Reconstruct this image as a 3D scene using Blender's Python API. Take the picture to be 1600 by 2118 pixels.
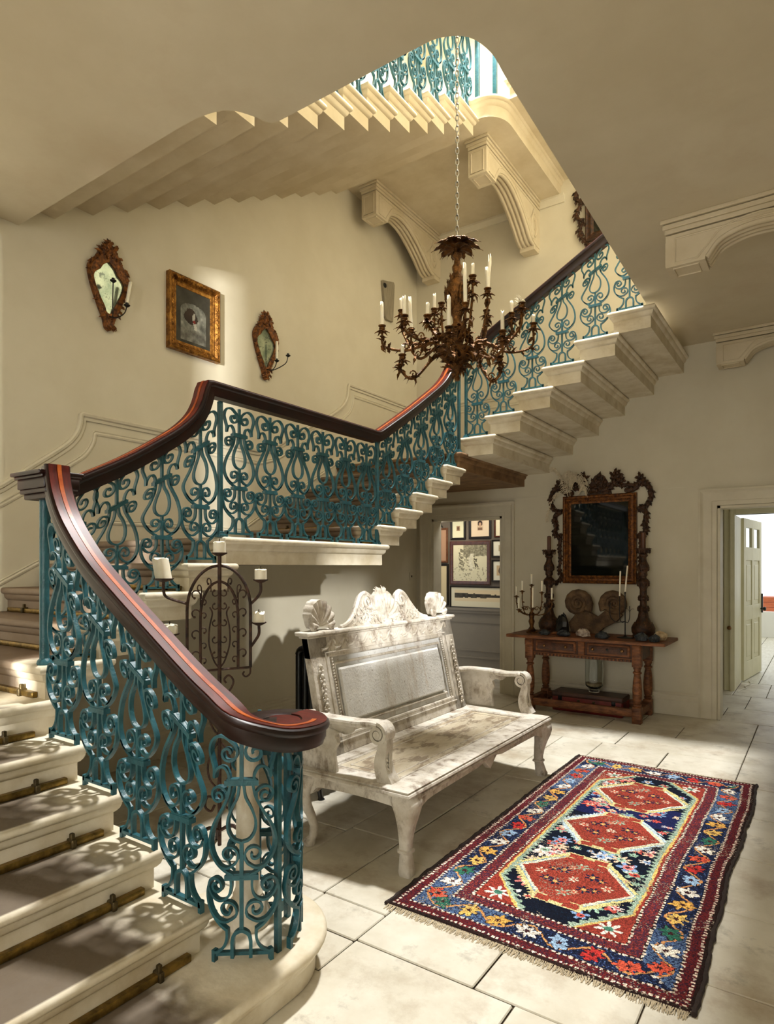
import bpy, bmesh, math, random
import numpy as np
from mathutils import Vector, Matrix
random.seed(7); np.random.seed(7)
S = bpy.context.scene
C = S.collection
PI = math.pi
for o in list(bpy.data.objects): bpy.data.objects.remove(o)

# ------------------------------------------------------------------ camera
cam_d = bpy.data.cameras.new('camera'); cam = bpy.data.objects.new('camera', cam_d); C.objects.link(cam)
cam.location = (0, 0, 1.55); cam.rotation_euler = (PI/2, 0, math.radians(34.4))
cam_d.sensor_fit = 'HORIZONTAL'; cam_d.sensor_width = 36; cam_d.lens = 1315/1600*36
cam_d.shift_y = 113/1600; cam_d.clip_start = .05; cam_d.clip_end = 200
S.camera = cam
# ------------------------------------------------------------------ world (overcast daylight outside)
W = bpy.data.worlds.new('world'); S.world = W; W.use_nodes = True
bgn = W.node_tree.nodes['Background']; bgn.inputs[0].default_value = (.93, .97, 1, 1); bgn.inputs[1].default_value = 1.5
# ------------------------------------------------------------------ area lights: skylight and added unseen lamps
def area(name, loc, target, sx, sy, power, col=(1, 1, 1), spread=180):
    l = bpy.data.lights.new(name, 'AREA'); l.shape = 'RECTANGLE'; l.size = sx; l.size_y = sy
    l.energy = power; l.color = col; l.spread = math.radians(spread)
    o = bpy.data.objects.new(name, l); C.objects.link(o); o.location = loc
    o.rotation_euler = (Vector(target)-Vector(loc)).to_track_quat('-Z', 'Y').to_euler()
    return o
area('skylight_lamp', (-2.25, 4.9, 8.7), (-2.0, 3.2, 0), .5, .5, 960, (1, .985, .955))
area('front_fill_lamp', (-.55, -2.85, 2.0), (-2.9, 5.0, 1.9), 1.7, 2.1, 74, (1, .965, .9))  # added soft fill lamp just inside the unseen front wall
area('side_beam_lamp', (2.0, .9, 2.6), (-4.45, 4.8, 1.0), .08, .08, 430, (1, .985, .95))  # added hard lamp outside, brightens the wall under the landing slab
area('front_beam_lamp', (.62, -5.2, 2.3), (-2.4, 0, 2.3), .05, .05, 1700, (1, .98, .94))  # added hard lamp beyond the front wall, brightens patches around the painting
# ------------------------------------------------------------------ colour management
S.view_settings.view_transform = 'Standard'; S.view_settings.look = 'None'
S.view_settings.exposure = 0.18; S.view_settings.gamma = 1.0; S.view_settings.use_curve_mapping = False
S.cycles.max_bounces = 8

# ================================================================== helpers
def lin(r, g, b):
    f = lambda c: (c/255/12.92) if c/255 <= .04045 else ((c/255+.055)/1.055)**2.4
    return (f(r), f(g), f(b), 1)

def cr(pts, n=6, closed=False):
    """Catmull-Rom through points"""
    P = [np.array(p, float) for p in pts]; N = len(P); out = []
    rng = range(N) if closed else range(N-1)
    for i in rng:
        p1, p2 = P[i], P[(i+1) % N]
        p0 = P[i-1] if (i > 0 or closed) else 2*p1-p2
        p3 = P[(i+2) % N] if (i+2 < N or closed) else 2*p2-p1
        for k in range(n):
            t = k/n
            out.append(.5*((2*p1)+(-p0+p2)*t+(2*p0-5*p1+4*p2-p3)*t*t+(-p0+3*p1-3*p2+p3)*t**3))
    if not closed: out.append(P[-1])
    return out

class MB:
    def __init__(s): s.v = []; s.f = []
    def mark(s): return len(s.v)
    def xf(s, m, i0=0):
        for i in range(i0, len(s.v)): s.v[i] = tuple(m @ Vector(s.v[i]))
        return s
    def fn(s, f, i0=0):
        for i in range(i0, len(s.v)): s.v[i] = tuple(f(*s.v[i]))
        return s
    def loft(s, rings, cap=True, closed=True, loop=False):
        n = len(rings[0]); b = len(s.v)
        for r in rings: s.v.extend(tuple(map(float, p)) for p in r)
        R = len(rings)
        for i in range(R if loop else R-1):
            a0 = b+i*n; a1 = b+((i+1) % R)*n
            for j in range(n if closed else n-1):
                k = (j+1) % n
                s.f.append((a0+j, a0+k, a1+k, a1+j))
        if cap and not loop and closed:
            s.f.append(tuple(b+j for j in reversed(range(n)))); s.f.append(tuple(b+(R-1)*n+j for j in range(n)))
        return s
    def box(s, x0, x1, y0, y1, z0, z1, b=0.):
        if x0 > x1: x0, x1 = x1, x0
        if y0 > y1: y0, y1 = y1, y0
        if z0 > z1: z0, z1 = z1, z0
        rc = lambda e, z: [(x0+e, y0+e, z), (x1-e, y0+e, z), (x1-e, y1-e, z), (x0+e, y1-e, z)]
        if b <= 0: return s.loft([rc(0, z0), rc(0, z1)])
        def r8(e, z):
            q = b
            return [(x0+q+e*0, y0+e, z), (x1-q, y0+e, z), (x1-e, y0+q, z), (x1-e, y1-q, z), (x1-q, y1-e, z), (x0+q, y1-e, z), (x0+e, y1-q, z), (x0+e, y0+q, z)]
        return s.loft([r8(b*.7, z0), r8(0, z0+b), r8(0, z1-b), r8(b*.7, z1)])
    def tube(s, path, r, n=8, cap=True, sq=False, loop=False):
        P = [np.array(p, float) for p in path]; N = len(P)
        rr = r if hasattr(r, '__len__') else [r]*N
        rings = []; up = None
        for i in range(N):
            t = P[(i+1) % N]-P[i-1] if loop else (P[min(i+1, N-1)]-P[max(i-1, 0)])
            L = np.linalg.norm(t); t = t/L if L > 1e-9 else np.array([0, 0, 1.])
            if up is None:
                a = np.array([0, 0, 1.]) if abs(t[2]) < .9 else np.array([1., 0, 0])
                up = a-t*(a@t); up /= np.linalg.norm(up)
            else:
                up = up-t*(up@t); l = np.linalg.norm(up); up = up/l if l > 1e-9 else np.array([1., 0, 0])
            sd = np.cross(t, up)
            ph = PI/4 if sq else 0
            rings.append([P[i]+rr[i]*(math.cos(2*PI*j/n+ph)*sd+math.sin(2*PI*j/n+ph)*up) for j in range(n)])
        return s.loft(rings, cap, loop=loop)
    def lathe(s, prof, c=(0, 0, 0), n=20, sq=1.):
        rings = []
        for r, z in prof:
            rings.append([(c[0]+r*math.cos(2*PI*j/n), c[1]+r*math.sin(2*PI*j/n)*sq, c[2]+z) for j in range(n)])
        return s.loft(rings)
    def prism(s, poly, fn0, fn1):
        return s.loft([[fn0(*p) for p in poly], [fn1(*p) for p in poly]])
    def ball(s, c, r, nu=10, nv=6):
        if not hasattr(r, '__len__'): r = (r, r, r)
        rings = []
        for i in range(nv+1):
            a = -PI/2+PI*min(max(i/nv, .03), .97); 
            rings.append([(c[0]+r[0]*math.cos(a)*math.cos(2*PI*j/nu), c[1]+r[1]*math.cos(a)*math.sin(2*PI*j/nu), c[2]+r[2]*math.sin(a)) for j in range(nu)])
        return s.loft(rings)
    def sweep(s, path, prof, cap=True, loop=False, up=(0, 0, 1)):
        """prof: (side, normal) list; side = tangent x up"""
        P = [np.array(p, float) for p in path]; N = len(P); U = np.array(up, float); rings = []
        for i in range(N):
            if loop: a, b = P[i-1], P[(i+1) % N]
            else: a, b = P[max(i-1, 0)], P[min(i+1, N-1)]
            t1 = P[i]-a; t2 = b-P[i]
            l1, l2 = np.linalg.norm(t1), np.linalg.norm(t2)
            t = (t1/l1 if l1 > 1e-9 else 0)+(t2/l2 if l2 > 1e-9 else 0); t = t/np.linalg.norm(t)
            sd = np.cross(t, U); sd /= np.linalg.norm(sd); nm = np.cross(sd, t)
            k = 1.
            if l1 > 1e-9 and l2 > 1e-9:
                cs = (t1/l1)@t; k = 1/max(cs, .5)
            # mitre: widen only the component in the plane of the bend
            bend = (t2/l2 if l2 > 1e-9 else 0)-(t1/l1 if l1 > 1e-9 else 0)
            ks = kn = 1.
            if k > 1.01:
                if abs(bend@sd) > abs(bend@nm): ks = k
                else: kn = k
            rings.append([P[i]+sd*x*ks+nm*y*kn for x, y in prof])
        return s.loft(rings, cap, loop=loop)
    def leaf(s, base, d, up, L, w, curl=.4, lobes=3, th=.002):
        """a small pointed, lobed, folded leaf of real thickness"""
        d = np.array(d, float); d /= np.linalg.norm(d); up = np.array(up, float); up = up-d*(up@d)
        l = np.linalg.norm(up); up = up/l if l > 1e-6 else np.array([0, 0, 1.]); sd = np.cross(d, up); base = np.array(base, float)
        n = 2*lobes+1; rings = []
        for i in range(n+1):
            t = i/n
            ww = w*(math.sin(PI*min(t*1.05+.08, 1.))**.7)*(1. if i % 2 else .62)+.0008
            c = base+d*L*t*math.cos(curl*t)+up*L*(-math.sin(curl*t)*t)
            lf = up*ww*.45
            rings.append([c-sd*ww+lf, c-up*th*0, c+sd*ww+lf, c+sd*ww*.9+lf+up*th*2, c+up*th*2, c-sd*ww*.9+lf+up*th*2])
        return s.loft(rings)
    def build(s, name, mat, parent=None, smooth=35, kind=None):
        me = bpy.data.meshes.new(name)
        off = Vector(parent_world(parent)) if parent is not None else Vector((0, 0, 0))
        me.from_pydata([(x-off.x, y-off.y, z-off.z) for x, y, z in s.v], [], s.f)
        bm = bmesh.new(); bm.from_mesh(me); bmesh.ops.recalc_face_normals(bm, faces=bm.faces); bm.to_mesh(me); bm.free()
        if smooth:
            me.shade_smooth(); me.set_sharp_from_angle(angle=math.radians(smooth))
        me.materials.append(mat)
        return link(name, me, parent, kind)

PW = {}
def parent_world(p):
    v = Vector((0, 0, 0))
    while p is not None: v += Vector(p.location); p = p.parent
    return v
def link(name, me, parent=None, kind=None, loc=None):
    o = bpy.data.objects.new(name, me); C.objects.link(o)
    if parent is not None: o.parent = parent
    if loc is not None: o.location = loc
    if kind: o['kind'] = kind
    return o
def thing(name, label, cat, loc=(0, 0, 0), group=None):
    o = bpy.data.objects.new(name, None); C.objects.link(o); o.location = loc
    o.empty_display_size = .1
    o['label'] = label; o['category'] = cat
    if group: o['group'] = group
    return o
def tag(o, label, cat, group=None):
    o['label'] = label; o['category'] = cat
    if group: o['group'] = group
    return o
def struct(o): o['kind'] = 'structure'; return o
def recentre(o):
    """put a single-mesh thing's origin at the middle of its base"""
    me = o.data; co = np.array([v.co[:] for v in me.vertices]); c = (co.min(0)+co.max(0))/2; c[2] = co[:, 2].min()
    me.transform(Matrix.Translation((-c[0], -c[1], -c[2]))); o.location = c
    return o

# ================================================================== materials
def mat(name, c1, c2=None, scale=4., rough=.6, metal=0., bump=.0, bscale=None, c3=None, coat=0., detail=6., lo=.35, hi=.65, spec=.5, stretch=None, vor=None):
    m = bpy.data.materials.new(name); m.use_nodes = True; nt = m.node_tree; N = nt.nodes; L = nt.links
    b = N['Principled BSDF']; b.inputs['Roughness'].default_value = rough; b.inputs['Metallic'].default_value = metal
    b.inputs['Coat Weight'].default_value = coat; b.inputs['Coat Roughness'].default_value = .12
    b.inputs['Specular IOR Level'].default_value = spec
    g = N.new('ShaderNodeNewGeometry'); vec = g.outputs['Position']
    if stretch:
        mp = N.new('ShaderNodeMapping'); mp.inputs['Scale'].default_value = stretch; L.new(vec, mp.inputs[0]); vec = mp.outputs[0]
    if c2 is None: b.inputs['Base Color'].default_value = c1
    else:
        n = N.new('ShaderNodeTexNoise'); n.inputs['Scale'].default_value = scale; n.inputs['Detail'].default_value = detail; n.inputs['Roughness'].default_value = .62
        L.new(vec, n.inputs['Vector'])
        r = N.new('ShaderNodeValToRGB'); r.color_ramp.elements[0].position = lo; r.color_ramp.elements[0].color = c1
        r.color_ramp.elements[1].position = hi; r.color_ramp.elements[1].color = c2
        if c3:
            e = r.color_ramp.elements.new((lo+hi)/2); e.color = c3
        L.new(n.outputs['Fac'], r.inputs[0]); L.new(r.outputs[0], b.inputs['Base Color'])
    if bump:
        n2 = N.new('ShaderNodeTexNoise'); n2.inputs['Scale'].default_value = bscale or scale*4; n2.inputs['Detail'].default_value = 5
        L.new(vec, n2.inputs['Vector'])
        bp = N.new('ShaderNodeBump'); bp.inputs['Strength'].default_value = bump; bp.inputs['Distance'].default_value = .01
        L.new(n2.outputs['Fac'], bp.inputs['Height']); L.new(bp.outputs[0], b.inputs['Normal'])
    return m
def noise_mix(m, col, scale, lo, hi, detail=8., stretch=None, amount=1.):
    """lay irregular patches of another colour over a material"""
    nt = m.node_tree; N = nt.nodes; L = nt.links; b = N['Principled BSDF']; src = b.inputs['Base Color']
    g = N.new('ShaderNodeNewGeometry'); vec = g.outputs['Position']
    if stretch:
        mp = N.new('ShaderNodeMapping'); mp.inputs['Scale'].default_value = stretch; L.new(vec, mp.inputs[0]); vec = mp.outputs[0]
    n = N.new('ShaderNodeTexNoise'); n.inputs['Scale'].default_value = scale; n.inputs['Detail'].default_value = detail; n.inputs['Roughness'].default_value = .7
    L.new(vec, n.inputs['Vector'])
    r = N.new('ShaderNodeMapRange'); r.inputs[1].default_value = lo; r.inputs[2].default_value = hi; r.inputs[4].default_value = amount; L.new(n.outputs['Fac'], r.inputs[0])
    mx = N.new('ShaderNodeMix'); mx.data_type = 'RGBA'
    L.new(r.outputs[0], mx.inputs[0])
    if src.is_linked: L.new(src.links[0].from_socket, mx.inputs[6])
    else: mx.inputs[6].default_value = src.default_value
    mx.inputs[7].default_value = col; L.new(mx.outputs[2], src)
    return m
def attr_mat(name, rough=.9, bump=0., bscale=300, spec=.3):
    m = bpy.data.materials.new(name); m.use_nodes = True; N = m.node_tree.nodes; L = m.node_tree.links
    b = N['Principled BSDF']; b.inputs['Roughness'].default_value = rough; b.inputs['Specular IOR Level'].default_value = spec
    a = N.new('ShaderNodeAttribute'); a.attribute_name = 'Col'; L.new(a.outputs['Color'], b.inputs['Base Color'])
    if bump:
        g = N.new('ShaderNodeNewGeometry'); n = N.new('ShaderNodeTexNoise'); n.inputs['Scale'].default_value = bscale; L.new(g.outputs['Position'], n.inputs['Vector'])
        bp = N.new('ShaderNodeBump'); bp.inputs['Strength'].default_value = bump; bp.inputs['Distance'].default_value = .004
        L.new(n.outputs['Fac'], bp.inputs['Height']); L.new(bp.outputs[0], b.inputs['Normal'])
    return m

M = {}
M['wall'] = mat('wall_plaster', lin(206, 198, 175), lin(215, 208, 187), 1.3, .75, bump=.12, bscale=6)
M['wall2'] = mat('upper_wall_plaster', lin(222, 216, 200), lin(230, 224, 210), 1.3, .8)
M['ceil'] = mat('ceiling_plaster', lin(198, 186, 159), lin(210, 199, 174), 1.1, .8, bump=.15, bscale=4)
noise_mix(M['ceil'], lin(176, 146, 112), .8, .55, .8, amount=.35)
M['trim'] = mat('painted_trim', lin(204, 196, 174), lin(216, 209, 188), 3, .55)
M['plasterwork'] = mat('bracket_plaster', lin(198, 184, 154), lin(212, 200, 174), 3, .7, bump=.1, bscale=30)
M['stone'] = mat('stair_stone', lin(200, 186, 156), lin(226, 217, 196), 5, .7, bump=.25, bscale=30, lo=.3, hi=.6)
noise_mix(M['stone'], lin(150, 116, 78), 2.6, .58, .8, stretch=(1, 1, 3), amount=.5)
M['flag'] = mat('flagstone', lin(192, 184, 164), lin(222, 217, 202), 2.2, .46, bump=.3, bscale=14, lo=.3, hi=.62, spec=.4)
noise_mix(M['flag'], lin(142, 114, 80), 2.6, .5, .72, amount=.6)
noise_mix(M['flag'], lin(92, 84, 70), 4.5, .58, .74, amount=.6)
M['joint'] = mat('floor_joint', lin(70, 60, 46), lin(96, 82, 62), 20, .95)
M['iron'] = mat('teal_painted_iron', lin(30, 77, 86), lin(47, 101, 112), 14, .4, bump=.25, bscale=90, spec=.5)
M['mahog'] = mat('dark_mahogany', lin(20, 9, 7), lin(40, 14, 10), 6, .38, coat=.0, spec=.4, stretch=(1, 1, 1))
M['mahog_top'] = mat('red_mahogany', lin(58, 15, 10), lin(98, 28, 15), 9, .42, coat=.0, spec=.3, stretch=(1, 4, 1))
M['inlay'] = mat('satinwood_inlay', lin(150, 62, 24), lin(190, 98, 40), 12, .38, coat=.0, spec=.3)
M['brass'] = mat('aged_brass', lin(96, 78, 38), lin(150, 122, 62), 22, .42, metal=.85, bump=.3, bscale=60)
M['brass_dark'] = mat('tarnished_brass', lin(62, 52, 32), lin(92, 78, 48), 30, .5, metal=.7, bump=.3)
M['gilt'] = mat('old_gilt', lin(98, 62, 22), lin(186, 136, 62), 26, .38, metal=.75, bump=.5, bscale=120, c3=lin(140, 94, 38))
M['gilt_dark'] = mat('dark_gilt_bronze', lin(52, 32, 16), lin(142, 96, 46), 24, .36, metal=.75, bump=.6, bscale=140, lo=.35, hi=.75)
M['carved'] = mat('dark_carved_wood', lin(30, 18, 10), lin(84, 52, 27), 30, .42, bump=.6, bscale=110, metal=.25)
M['gilt_wood'] = mat('rubbed_gilt_wood', lin(62, 32, 14), lin(158, 98, 40), 34, .4, bump=.5, bscale=120, metal=.45, lo=.38, hi=.72)
M['wax'] = mat('candle_wax', lin(236, 228, 204), lin(246, 240, 222), 12, .45)
M['wax'].node_tree.nodes['Principled BSDF'].inputs['Subsurface Weight'].default_value = .25
M['wax'].node_tree.nodes['Principled BSDF'].inputs['Subsurface Radius'].default_value = (.01, .008, .005)
M['wax_brown'] = mat('brown_wax', lin(80, 46, 28), lin(98, 60, 38), 12, .4)
M['wick'] = mat('wick', lin(40, 34, 28), rough=.9)
M['rust'] = mat('rusty_iron', lin(38, 26, 22), lin(82, 56, 44), 28, .62, bump=.5, bscale=90, metal=.3)
M['black'] = mat('black_iron', lin(9, 9, 9), lin(18, 18, 17), 12, .32, bump=.1)
M['chain'] = mat('steel_chain', lin(120, 118, 110), lin(170, 168, 158), 30, .35, metal=.8)
M['bench'] = mat('weathered_paint', lin(172, 161, 142), lin(214, 208, 197), 7, .68, bump=.4, bscale=55, lo=.28, hi=.58)
noise_mix(M['bench'], lin(104, 80, 54), 11, .5, .68, amount=.85, stretch=(1, 1, .6))
noise_mix(M['bench'], lin(226, 223, 215), 5, .6, .74, amount=.5)
M['bench_panel'] = mat('flaking_white_paint', lin(206, 205, 201), lin(228, 228, 225), 4, .6, bump=.35, bscale=70)
noise_mix(M['bench_panel'], lin(124, 98, 68), 42, .6, .68, amount=.85)
noise_mix(M['bench_panel'], lin(158, 128, 90), 3.4, .54, .74, stretch=(1, 1.8, .35), amount=.75)
M['seat_panel'] = mat('worn_seat_board', lin(176, 162, 136), lin(202, 192, 170), 4, .6, bump=.25, bscale=40, stretch=(3, 1, 1))
noise_mix(M['seat_panel'], lin(124, 106, 84), 5, .5, .57, amount=.8, stretch=(2, 1, 1))
M['oak'] = mat('old_oak', lin(74, 40, 20), lin(140, 88, 52), 9, .5, bump=.4, bscale=50, stretch=(1, 4, 4), spec=.4)
M['oak_dark'] = mat('dark_oak', lin(48, 26, 14), lin(92, 52, 28), 14, .5, bump=.4, bscale=60)
M['mirror'] = mat('old_mirror_glass', lin(9, 12, 9), lin(18, 22, 17), 6, .04, metal=0., spec=.45)
M['sconce_glass'] = mat('etched_mirror_glass', lin(120, 136, 118), lin(176, 186, 164), 12, .12, metal=.6)
noise_mix(M['sconce_glass'], lin(50, 62, 56), 24, .54, .62, amount=.8)
M['glass'] = mat('clear_glass', lin(238, 242, 240), rough=.03)
_g = M['glass'].node_tree.nodes['Principled BSDF']; _g.inputs['Transmission Weight'].default_value = 1; _g.inputs['IOR'].default_value = 1.45
M['sand'] = mat('pale_sand', lin(170, 150, 116), lin(206, 190, 158), 60, .9)
M['red_case'] = mat('red_leather_case', lin(74, 15, 12), lin(128, 30, 24), 7, .5, bump=.2, bscale=80)
M['case_top'] = mat('worn_case_lid', lin(48, 30, 24), lin(76, 46, 34), 9, .5)
M['fossil'] = mat('fossil_stone', lin(70, 52, 35), lin(116, 90, 61), 12, .75, bump=.8, bscale=60)
M['rock_dark'] = mat('dark_crystal', lin(16, 20, 24), lin(58, 66, 72), 40, .28, bump=.8, bscale=80)
M['rock_pale'] = mat('pale_crystal', lin(150, 128, 112), lin(216, 206, 194), 34, .4, bump=.8, bscale=70)
noise_mix(M['rock_pale'], lin(52, 42, 38), 30, .55, .62, amount=.8)
M['rock_cream'] = mat('cream_rock', lin(170, 142, 104), lin(214, 196, 162), 26, .7, bump=.7, bscale=60)
M['feather'] = mat('feather', lin(200, 186, 158), lin(226, 214, 190), 30, .9)
M['taupe'] = mat('taupe_wall', lin(98, 88, 74), lin(106, 96, 82), 2, .75)
M['taupe_low'] = mat('taupe_panel', lin(126, 116, 100), lin(134, 124, 106), 2, .6)
M['frame_black'] = mat('black_frame', lin(20, 17, 15), lin(30, 25, 22), 20, .4)
M['frame_brown'] = mat('brown_frame', lin(62, 28, 16), lin(86, 44, 26), 20, .35)
M['frame_tan'] = mat('tan_frame', lin(96, 58, 34), lin(120, 76, 46), 20, .4)
M['door'] = mat('sage_cream_paint', lin(202, 196, 160), lin(212, 206, 172), 3, .45)
M['white'] = mat('white_paint', lin(232, 232, 226), rough=.5)
M['board'] = mat('pale_floorboard', lin(196, 190, 168), lin(216, 212, 194), 4, .45, stretch=(6, 1, 1))
M['orangewood'] = mat('orange_wood', lin(176, 86, 46), lin(196, 106, 62), 8, .5, stretch=(1, 1, 6))
M['bronze_knob'] = mat('bronze_knob', lin(120, 86, 52), rough=.35, metal=.8)
M['greyboard'] = mat('weathered_board', lin(136, 126, 106), lin(160, 150, 128), 18, .8, bump=.5, stretch=(1, 3, .4))
M['cable'] = mat('pale_cable', lin(216, 210, 196), rough=.6)
M['column'] = mat('aged_marble', lin(196, 182, 152), lin(226, 218, 200), 9, .5, bump=.2)
noise_mix(M['column'], lin(178, 140, 92), 6, .55, .75, stretch=(1, 1, .3), amount=.6)
M['art'] = attr_mat('print_on_paper', .7)
M['rug'] = attr_mat('wool_pile', .95, .6, 420, .1)
M['fringe'] = mat('fringe_wool', lin(180, 164, 136), lin(206, 192, 164), 80, .95)
M['rug_edge'] = mat('dark_wool_edge', lin(34, 25, 22), lin(52, 38, 32), 60, .95)
# staircase stone whose treads carry the brown stain of a lost carpet runner
def runner(name, base, lo, hi, axis, col, allfaces=False):
    m = base.copy(); m.name = name; nt = m.node_tree; N = nt.nodes; L = nt.links; b = N['Principled BSDF']; src = b.inputs['Base Color']
    g = N.new('ShaderNodeNewGeometry'); sp = N.new('ShaderNodeSeparateXYZ'); L.new(g.outputs['Position'], sp.inputs[0])
    n = N.new('ShaderNodeTexNoise'); n.inputs['Scale'].default_value = 7; n.inputs['Detail'].default_value = 6; L.new(g.outputs['Position'], n.inputs['Vector'])
    ad = N.new('ShaderNodeMath'); ad.operation = 'MULTIPLY_ADD'; ad.inputs[1].default_value = .22; L.new(n.outputs['Fac'], ad.inputs[0]); L.new(sp.outputs[axis], ad.inputs[2])
    r = N.new('ShaderNodeMapRange'); r.inputs[1].default_value = lo+.11; r.inputs[2].default_value = hi+.11; r.inputs[3].default_value = 1; r.inputs[4].default_value = 0; L.new(ad.outputs[0], r.inputs[0])
    sn = N.new('ShaderNodeSeparateXYZ'); L.new(g.outputs['Normal'], sn.inputs[0])
    up = N.new('ShaderNodeMapRange'); up.inputs[1].default_value = .85; up.inputs[2].default_value = .97; L.new(sn.outputs[2], up.inputs[0])
    if allfaces: up.inputs[3].default_value = .9
    mu = N.new('ShaderNodeMath'); mu.operation = 'MULTIPLY'; L.new(r.outputs[0], mu.inputs[0]); L.new(up.outputs[0], mu.inputs[1])
    m2 = N.new('ShaderNodeMath'); m2.operation = 'MULTIPLY'; m2.inputs[1].default_value = .9; L.new(mu.outputs[0], m2.inputs[0])
    mx = N.new('ShaderNodeMix'); mx.data_type = 'RGBA'; L.new(m2.outputs[0], mx.inputs[0]); L.new(src.links[0].from_socket, mx.inputs[6]); mx.inputs[7].default_value = col
    L.new(mx.outputs[2], src)
    return m
M['tread1'] = runner('stone_worn_tread', M['stone'], 1.26, 1.40, 1, lin(78, 61, 43))
M['tread2'] = runner('stone_brown_tread', M['stone'], -3.2, -3.12, 0, lin(92, 64, 40), True)
M['stone_brown'] = mat('brown_stone', lin(104, 76, 48), lin(146, 112, 76), 6, .7, bump=.3, bscale=30)
# ================================================================== the setting
XL, YB, XR, YF, ZC = -4.45, 7.2, .62, -3.0, 3.84
R_, G_ = .157, .268           # riser, going

def wall_boxes(name, boxes, m):
    b = MB()
    for q in boxes: b.box(*q)
    return struct(b.build(name, m, smooth=0))
# floor bed and flagstones
fl = MB().box(-5.6, 2.2, YF, 16.4, -.12, -.012).build('floor', M['joint'], smooth=0); struct(fl)
def flagstone(x0, x1, y0, y1, m=None, dz=None, nm='flagstone'):
    g = .0025
    dz = random.uniform(-.0025, .002) if dz is None else dz
    b = MB().box(x0+g+random.uniform(0, .002), x1-g-random.uniform(0, .002), y0+g, y1-g-random.uniform(0, .002), -.011, dz, .005)
    return b.build(nm, m or M['flag'], fl, smooth=20)
def column(x0, x1, y0, y1, cuts=None, a=.62, b=1.05):
    if cuts is None:
        cuts = []; y = y0
        while y1-y > b*1.3:
            y += random.uniform(a, b); cuts.append(y)
    ys = [y0]+list(cuts)+[y1]
    for p, q in zip(ys[:-1], ys[1:]): flagstone(x0, x1, p, q)
column(-.52, XR, 2.11, YB, [2.62, 3.22, 3.86, 4.5, 5.1, 5.72, 6.5])
column(-1.06, -.52, 2.11, 5.703, [3.0, 3.8, 4.75]); column(-1.6, -1.06, 2.11, 5.703, [2.9, 3.7, 4.6])
for p, q in ((5.703, 6.217), (6.217, 6.69), (6.69, 7.2)):
    xs = [-2.31, -1.5, -.52] if p != 6.217 else [-2.31, -1.75, -1.1, -.52]
    for u, v in zip(xs[:-1], xs[1:]): flagstone(u, v, p, q)
column(-1.96, -1.6, 2.33, 5.703, [2.83, 3.6, 4.4, 5.1]); column(-2.31, -1.96, 2.33, 5.703, [3.0, 3.8, 4.7])
flagstone(-2.31, -1.95, 1.3, 2.33); flagstone(-1.95, -1.6, 1.87, 2.1); flagstone(-1.95, -1.6, 2.1, 2.33); flagstone(-1.95, -1.575, 1.3, 1.87)
column(-2.9, -2.31, 1.3, YB); column(-3.5, -2.9, 1.3, YB); column(-4.05, -3.5, 1.3, YB); column(XL, -4.05, 1.3, YB)
flagstone(-1.6, -.9, 1.3, 2.11); flagstone(-.9, -.1, 1.15, 2.11); flagstone(-.1, XR, 1.2, 2.11)
column(-1.7, -.8, YF, 1.3); column(-.8, -.1, YF, 1.15); column(-.1, XR, YF, 1.2); column(-4.45, -1.7, YF, 1.3, a=.8, b=1.3)
# lobby floor: stone by the threshold, pale boards beyond
for p, q, xs in ((7.2, 7.9, (-1.7, -.86, -.2, .7, 1.5)), (7.9, 8.7, (-1.7, -.7, .3, 1.5)), (8.7, 9.7, (-1.7, -.9, -.55, 1.5))):
    for u, v in zip(xs[:-1], xs[1:]): flagstone(u, v, p, q)
for i in range(12):
    flagstone(-1.9+i*.3, -1.6+i*.3, 9.7, 16.2, M['board'], 0, 'floorboard')
for p, q in ((7.2, 7.9), (7.9, 8.52)):
    for u, v in ((-5.5, -4.7), (-4.7, -4.0), (-4.0, -3.3), (-3.3, -2.8)): flagstone(u, v, p, q)

HT = 9.0
wall_boxes('wall_left', [(XL-.2, XL, YF-.2, YB+.2, 0, HT)], M['wall'])
D1, D2, DH = (-4.217, -3.233), (-.877, .12), 2.165
wall_boxes('wall_back', [(XL-.2, D1[0], YB, YB+.2, 0, HT), (D1[0], D1[1], YB, YB+.2, DH, HT), (D1[1], D2[0], YB, YB+.2, 0, HT), (D2[0], D2[1], YB, YB+.2, DH, HT), (D2[1], XR+.2, YB, YB+.2, 0, HT)], M['wall'])
wall_boxes('wall_right', [(XR, XR+.2, YF-.2, 1.53, 0, HT), (XR, XR+.2, 2.02, YB, 0, HT), (XR, XR+.2, 1.53, 2.02, 0, 2.09), (XR, XR+.2, 1.53, 2.02, 2.38, HT)], M['wall'])
wall_boxes('wall_front', [(XL, -1.5, YF-.2, YF, 0, HT), (-.47, XR, YF-.2, YF, 0, HT), (-1.5, -.47, YF-.2, YF, 2.76, HT), (-1.5, -.47, YF-.2, YF, 0, .45)], M['wall'])
# first-floor soffit with the rounded stairwell opening
op = [(XL, YF), (XR, YF), (XR, YB), (-1.285, YB), (-1.225, 2.9)]
op += [tuple(p) for p in cr([(-1.222, 2.75), (-1.218, 2.6), (-1.262, 2.47), (-1.37, 2.4), (-1.5, 2.39)], 4)]
op += [(-2.2, 2.384)] + [tuple(p) for p in cr([(-2.3, 2.383), (-2.355, 2.36), (-2.39, 2.28), (-2.44, 2.2), (-2.52, 2.155), (-2.66, 2.13), (-2.85, 2.125)], 4)] + [(XL, 2.125)]
cb = MB().prism(op, lambda x, y: (x, y, ZC), lambda x, y: (x, y, ZC+.2))
struct(cb.build('ceiling', M['ceil'], smooth=0))
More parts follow.
